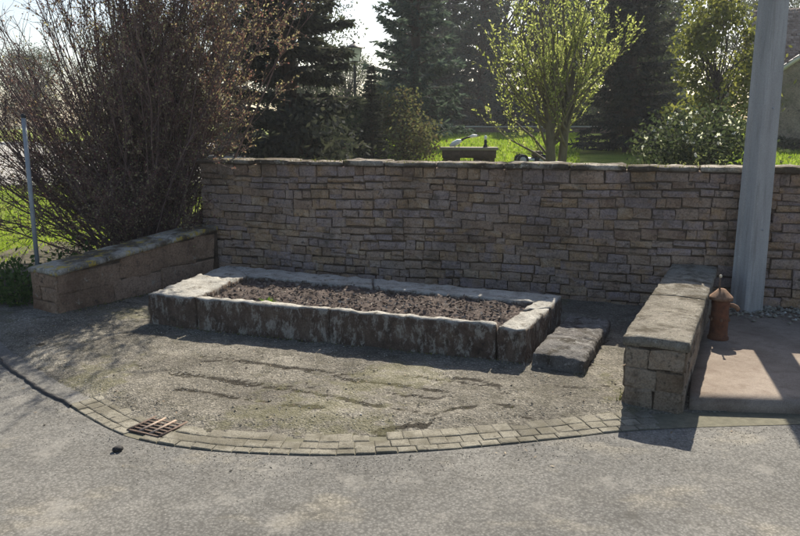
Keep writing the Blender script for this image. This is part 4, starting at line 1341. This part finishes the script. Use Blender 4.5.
# ------------------------------------------------------------------ garden furniture
def build_lamp():
    x, y = -1.78, 30.0
    z = float(terr(x, y))
    root = tag(empty('street_lamp', (x, y, z)), 'black lantern street lamp with pale glass standing among the conifers', 'lamp')
    top = 4.92 - z
    g = Geo(); g.lathe([(0.12, -0.1), (0.12, 0.5), (0.07, 0.6), (0.05, 0.8), (0.06, top - 0.25), (0.07, top - 0.2), (0.04, top - 0.12), (0.05, top)], 12)
    link('post', g.mesh('post'), M['black'], root)
    g = Geo(); g.lathe([(0.04, top - 0.02), (0.2, top), (0.2, top + 0.03), (0.0, top + 0.03)], 4); lan = link('lantern_base', g.mesh('lantern_base'), M['black'], root)
    a0, a1 = 0.2, 0.30
    for k in range(4):
        th = k * math.pi / 2 + 0.5
        c_, s_ = math.cos(th), math.sin(th)
        def pt(u, a, zz): return (c_ * a - s_ * u * a, s_ * a + c_ * u * a, zz)
        V = [pt(-.9, a0 * .72, top + .03), pt(.9, a0 * .72, top + .03), pt(.9, a1 * .72, top + .52), pt(-.9, a1 * .72, top + .52)]
        V2 = [(p[0] * 0.96, p[1] * 0.96, p[2]) for p in V]
        me = bpy.data.meshes.new('pane'); me.from_pydata(V + V2, [], [(0, 1, 2, 3), (7, 6, 5, 4), (0, 4, 5, 1), (1, 5, 6, 2), (2, 6, 7, 3), (3, 7, 4, 0)])
        link('pane', me, M['lamp_glass'], root)
        g = Geo(); g.tube([pt(1, a0 * .72, top + .02), pt(1, a1 * .72, top + .53)], 0.014, 5); link('corner_bar', g.mesh('corner_bar'), M['black'], root)
    g = Geo(); g.lathe([(0.36, top + .52), (0.33, top + .56), (0.15, top + .68), (0.07, top + .70), (0.06, top + .74), (0.0, top + .80)], 8); link('hood', g.mesh('hood'), M['black'], root)
build_lamp()

def box_part(name, lo, hi, mat, parent):
    g = Geo(); g.box(lo, hi); return link(name, g.mesh(name), mat, parent)
def build_table():
    z = float(terr(2.0, 22.0))
    root = tag(empty('garden_table', (2.02, 22.0, z), R(-4)), 'brown slab garden table standing on the lawn behind the wall', 'table')
    T = 1.86 - z
    box_part('table_top', (-0.84, -0.38, T - 0.08), (0.84, 0.38, T), M['wood_top'], root)
    box_part('apron', (-0.78, -0.35, T - 0.30), (0.78, -0.30, T - 0.082), M['wood_dark'], root)
    box_part('apron', (-0.78, 0.30, T - 0.30), (0.78, 0.35, T - 0.082), M['wood_dark'], root)
    box_part('leg', (-0.74, -0.295, 0), (-0.25, 0.295, T - 0.085), M['wood_dark'], root)
    box_part('leg', (0.15, -0.295, 0), (0.74, 0.295, T - 0.085), M['wood_dark'], root)
    zt = 1.86
    # bird-like ornament: white slanted body, black arched neck, white head
    b = tag(empty('garden_ornament', (1.72, 22.0, zt)), 'white and black arched garden ornament lying on the brown table', 'ornament')
    g = Geo(); g.tube([(-0.26, 0, 0.035), (-0.16, 0, 0.09), (-0.02, 0, 0.16), (0.08, 0, 0.20)], [0.03, 0.075, 0.08, 0.035], 10, True); link('body', g.mesh('body'), M['white'], b, smooth=True)
    g = Geo(); g.tube([(0.02, 0, 0.17), (0.14, 0, 0.24), (0.26, 0, 0.285), (0.36, 0, 0.30)], [0.035, 0.03, 0.028, 0.03], 8, True); link('neck', g.mesh('neck'), M['black'], b, smooth=True)
    g = Geo(); g.tube([(0.33, 0, 0.30), (0.42, 0, 0.325), (0.54, 0, 0.33)], [0.035, 0.05, 0.03], 8, True); link('head', g.mesh('head'), M['white'], b, smooth=True)
    g = Geo(); g.tube([(0.53, 0, 0.33), (0.62, 0, 0.32)], [0.022, 0.006], 6, True); link('beak', g.mesh('beak'), M['black'], b)
    for x in (-0.1, 0.02):
        g = Geo(); g.tube([(x, 0.0, 0.12), (x - 0.01, 0.0, 0.0)], 0.012, 6, True); link('leg', g.mesh('leg'), M['black'], b)
    b = tag(empty('figurine', (2.50, 21.95, zt)), 'small upright black and white figurine on the brown table', 'figurine')
    g = Geo(); g.lathe([(0.0, 0), (0.07, 0.0), (0.06, 0.05), (0.035, 0.1), (0.05, 0.17), (0.03, 0.22), (0, 0.23)], 12); link('body', g.mesh('body'), M['black'], b, smooth=True)
    g = Geo(); g.lathe([(0.0, 0.21), (0.045, 0.24), (0.05, 0.28), (0.03, 0.33), (0, 0.345)], 12); link('head', g.mesh('head'), M['white'], b, smooth=True)
build_table()

def build_mower():
    z = float(terr(3.7, 21.0))
    s = 1.55 - z
    root = tag(empty('lawn_mower', (3.68, 21.0, z)), 'dark lawn mower with white wheels and slanted handle behind the wall', 'mower')
    me, o_ = slab_mesh('body', [(-0.32, -0.22), (0.36, -0.22), (0.36, 0.22), (-0.32, 0.22)], 0.14, s + 0.06, seg=0.08, rnd=0.06, amp=0.0, origin=Vector((0, 0, 0)))
    link('body', me, M['black'], root, smooth=True)
    me, o_ = slab_mesh('engine', [(0.0, -0.16), (0.32, -0.16), (0.30, 0.16), (0.02, 0.16)], s + 0.062, s + 0.24, seg=0.06, rnd=0.05, amp=0.004, origin=Vector((0, 0, 0)))
    link('engine', me, M['wood_dark'], root, smooth=True)
    for x, y in ((-0.27, -0.27), (0.27, -0.27), (-0.27, 0.27), (0.27, 0.27)):
        g = Geo(); g.tube([(x, y - 0.035, 0.16), (x, y + 0.035, 0.16)], 0.16, 16, True); w = link('wheel', g.mesh('wheel'), M['black'], root)
        g = Geo(); g.tube([(x, y - 0.042, 0.16), (x, y + 0.042, 0.16)], 0.09, 12, True); link('hub', g.mesh('hub'), M['hub_grey'], w)
    box_part('panel', (-0.22, -0.235, s - 0.03), (0.06, -0.222, s + 0.035), M['white'], root)
    box_part('panel', (0.12, -0.235, s - 0.09), (0.30, -0.222, s - 0.01), M['white'], root)
    for y in (-0.15, 0.15):
        g = Geo(); g.tube([(0.30, y, s + 0.10), (0.05, y, s + 0.55), (-0.05, y, s + 0.70)], 0.013, 6, True); link('handle_tube', g.mesh('handle_tube'), M['iron'], root)
    g = Geo(); g.tube([(-0.05, -0.16, s + 0.70), (-0.05, 0.16, s + 0.70)], 0.016, 6, True); link('grip', g.mesh('grip'), M['black'], root)
build_mower()

def build_low_wall():
    rg = random.Random(8)
    root = tag(empty('low_garden_wall', (-3.0, 45.2, float(terr(4, 45.2)))), 'low dark garden wall with pale top at the far lawn edge', 'wall')
    g = Geo(); g.box((0, 0.03, -0.3), (20, 0.4, 0.34)); link('wall_body', g.mesh('wall_body'), M['mortar'], root)
    s = 0
    while s < 20:
        w = rg.uniform(0.9, 1.5)
        g = Geo(); g.box((s + .006, -0.04, 0.345), (min(20, s + w) - .006, 0.5, 0.42 + rg.uniform(-.01, .01))); link('coping_stone', g.mesh('coping_stone'), M['ledge'], root); s += w
build_low_wall()

# hedge closing the far lawn
def hedge(name, label, pts, hgt, thick, mat, n, seed, leaf=(0.16, 0.10)):
    rng = np.random.default_rng(seed)
    Pc = np.array(pts, float)
    seg = np.r_[0, np.cumsum(np.hypot(*np.diff(Pc, axis=0).T))]
    s_ = rng.uniform(0, seg[-1], n)
    x = np.interp(s_, seg, Pc[:, 0]); y = np.interp(s_, seg, Pc[:, 1]) + rng.normal(0, thick * 0.3, n)
    top = hgt * (0.85 + 0.2 * np.sin(s_ * 0.9) + 0.12 * np.sin(s_ * 2.7 + 1))
    zz = terr(x, y) + np.maximum(0, rng.uniform(0, 1, n)) ** 0.8 * top
    g = Geo(); g.leaves(np.stack([x, y, zz], -1), rng.normal(0, 1, (n, 3)), leaf[0], leaf[1], rng, 0.4)
    root = tag(empty(name, (Pc[0][0], Pc[0][1], 0)), label, 'hedge')
    o = tag(link('foliage', g.mesh('foliage'), M[mat], root), kind='stuff'); o.location = (-Pc[0][0], -Pc[0][1], 0)
    g = Geo()
    for k in range(int(seg[-1] / 0.8)):
        sx, sy = np.interp(k * 0.8, seg, Pc[:, 0]), np.interp(k * 0.8, seg, Pc[:, 1])
        g.tube([(sx, sy, float(terr(sx, sy)) - .1), (sx + rng.normal(0, .1), sy, float(terr(sx, sy)) + hgt * .8)], [0.05, 0.02], 5)
    o = tag(link('stems', g.mesh('stems'), M['bark'], root), kind='stuff'); o.location = (-Pc[0][0], -Pc[0][1], 0)
hedge('hedge', 'dark brownish hedge beyond the low garden wall', [(-12, 49), (0, 48.5), (16, 48)], 1.5, 2.0, 'dark_leaf', 22000, 5, (0.2, 0.13))
hedge('hedge', 'tall dark hedge far behind the conifers', [(-9, 66), (8, 65), (28, 64)], 4.2, 2.5, 'dark_leaf', 26000, 15, (0.34, 0.22))
hedge('hedge', 'dark green hedge between the garden lawn and the tiled house', [(9.5, 27.5), (12.4, 28.3), (22, 27.6)], 0.6, 1.0, 'dark_leaf', 14000, 6, (0.12, 0.08))

# ------------------------------------------------------------------ houses
def tiled_slope(g, p0, ux, uy, w, l, tile, rg):
    """rows of overlapping tiles; p0 eave corner, ux along eave, uy up the slope"""
    ux, uy = unit(np.array(ux, float)), unit(np.array(uy, float)); nn = np.cross(ux, uy)
    rows = int(l / tile[1])
    for r in range(rows):
        s = -(r % 2) * tile[0] / 2
        while s < w:
            a, b = max(s, 0), min(w, s + tile[0] - 0.012)
            s += tile[0]
            if b - a < 0.03: continue
            lift = 0.05 + rg.uniform(-.008, .012)
            q0 = np.array(p0) + uy * (r * tile[1]) ; q1 = np.array(p0) + uy * ((r + 1.25) * tile[1])
            V = [q0 + ux * a + nn * 0.0, q0 + ux * b + nn * 0.0, q1 + ux * b, q1 + ux * a, q0 + ux * a + nn * lift, q0 + ux * b + nn * lift, q1 + ux * b + nn * 0.012, q1 + ux * a + nn * 0.012]
            g.add(V, [(4, 5, 6, 7), (0, 1, 5, 4), (1, 2, 6, 5), (3, 0, 4, 7)])
def build_house():
    rg = random.Random(3)
    root = tag(empty('stone_house', (14.05, 31.0, 1.4), R(-27)), 'old stone house with brown tiled roof and white gable verge behind the pole', 'house')
    # main body, roof slope facing the camera
    box_part('wall', (0.2, 0.6, -0.4), (13, 8.5, 3.3), M['house_wall'], root)
    g = Geo(); tiled_slope(g, (-0.15, 0.25, 3.25), (1, 0, 0), (0, 0.866, 0.50), 13.5, 6.2, (0.22, 0.24), rg)
    rf = link('roof', g.mesh('roof'), M['roof_tile'], root)
    V = [(-0.15, 0.25, 3.22), (13.35, 0.25, 3.22), (13.35, 5.7, 6.33), (-0.15, 5.7, 6.33), (-0.15, 10.1, 3.22), (13.35, 10.1, 3.22)]
    me = bpy.data.meshes.new('roof_deck'); me.from_pydata(V, [], [(0, 1, 2, 3), (3, 2, 5, 4), (0, 3, 4), (1, 5, 2)]); link('roof_deck', me, M['roof_tile'], rf)
    # projecting gable with white verge boards
    gx0, gx1, apx, ez, az = 1.15, 6.2, 3.7, 3.05, 4.9
    me = bpy.data.meshes.new('gable_wall')
    V = [(gx0 + .15, -2.2, -0.4), (gx1 - .15, -2.2, -0.4), (gx1 - .15, -2.2, ez), (apx, -2.2, az - 0.1), (gx0 + .15, -2.2, ez), (gx0 + .15, 1.0, -0.4), (gx1 - .15, 1.0, -0.4), (gx1 - .15, 1.0, ez), (apx, 1.0, az - 0.1), (gx0 + .15, 1.0, ez)]
    me.from_pydata(V, [], [(0, 1, 2, 3, 4), (1, 6, 7, 2), (5, 0, 4, 9), (6, 5, 9, 8, 7)])
    link('gable_wall', me, M['house_wall'], root)
    for sx, ex_ in ((gx0, apx), (gx1, apx)):
        d = unit(np.array((ex_ - sx, 0, az - ez)))
        L = math.hypot(ex_ - sx, az - ez)
        g = Geo(); g.tube([(sx - d[0] * .25, -2.36, ez - d[2] * .25 - 0.02), (ex_, -2.36, az)], 0.10, 4, True); link('verge_board', g.mesh('verge_board'), M['white'], root)
        g = Geo()
        nrm = np.array((-d[2], 0, d[0])) if d[0] > 0 else np.array((d[2], 0, -d[0]))
        p0 = np.array((sx - d[0] * .3, -2.45, ez - d[2] * .3)) + nrm * 0.03
        if d[0] > 0: tiled_slope(g, p0 + np.array((0, 5.0, 0)), (0, -1, 0), d, 5.0, L + .3, (0.22, 0.24), rg)
        else: tiled_slope(g, p0, (0, 1, 0), d, 5.0, L + .3, (0.22, 0.24), rg)
        link('porch_roof', g.mesh('porch_roof'), M['roof_tile'], root)
    # window in the gable, outside the frame of most views but part of the house
    w = box_part('window', (3.2, -2.24, 1.0), (4.2, -2.16, 2.3), M['white'], root)
    for i in range(2): box_part('pane', (3.27 + i * .46, -2.25, 1.08), (3.67 + i * .46, -2.235, 2.22), M['glass'], w)
    ch = box_part('chimney', (8.5, 4.7, 6.0), (9.3, 5.5, 8.0), M['house_wall'], root)
build_house()

# ------------------------------------------------------------------ added thin volume standing in for the veil of lens flare
g = Geo(); g.box((-95, -30, -1.2), (95, 180, 22.0))
hz = link('flare_veil', g.mesh('flare_veil'), None)
hm = bpy.data.materials.new('flare_veil'); hm.use_nodes = True
nt = hm.node_tree; nt.nodes.clear()
ou = nt.nodes.new('ShaderNodeOutputMaterial'); pv = nt.nodes.new('ShaderNodeVolumePrincipled')
pv.inputs['Color'].default_value = (0.9, 0.93, 1.0, 1); pv.inputs['Density'].default_value = 0.0007; pv.inputs['Anisotropy'].default_value = 0.35
nt.links.new(pv.outputs[0], ou.inputs['Volume'])
hz.data.materials.append(hm)
tag(hz, 'thin pale veil added in place of lens flare', kind='stuff')
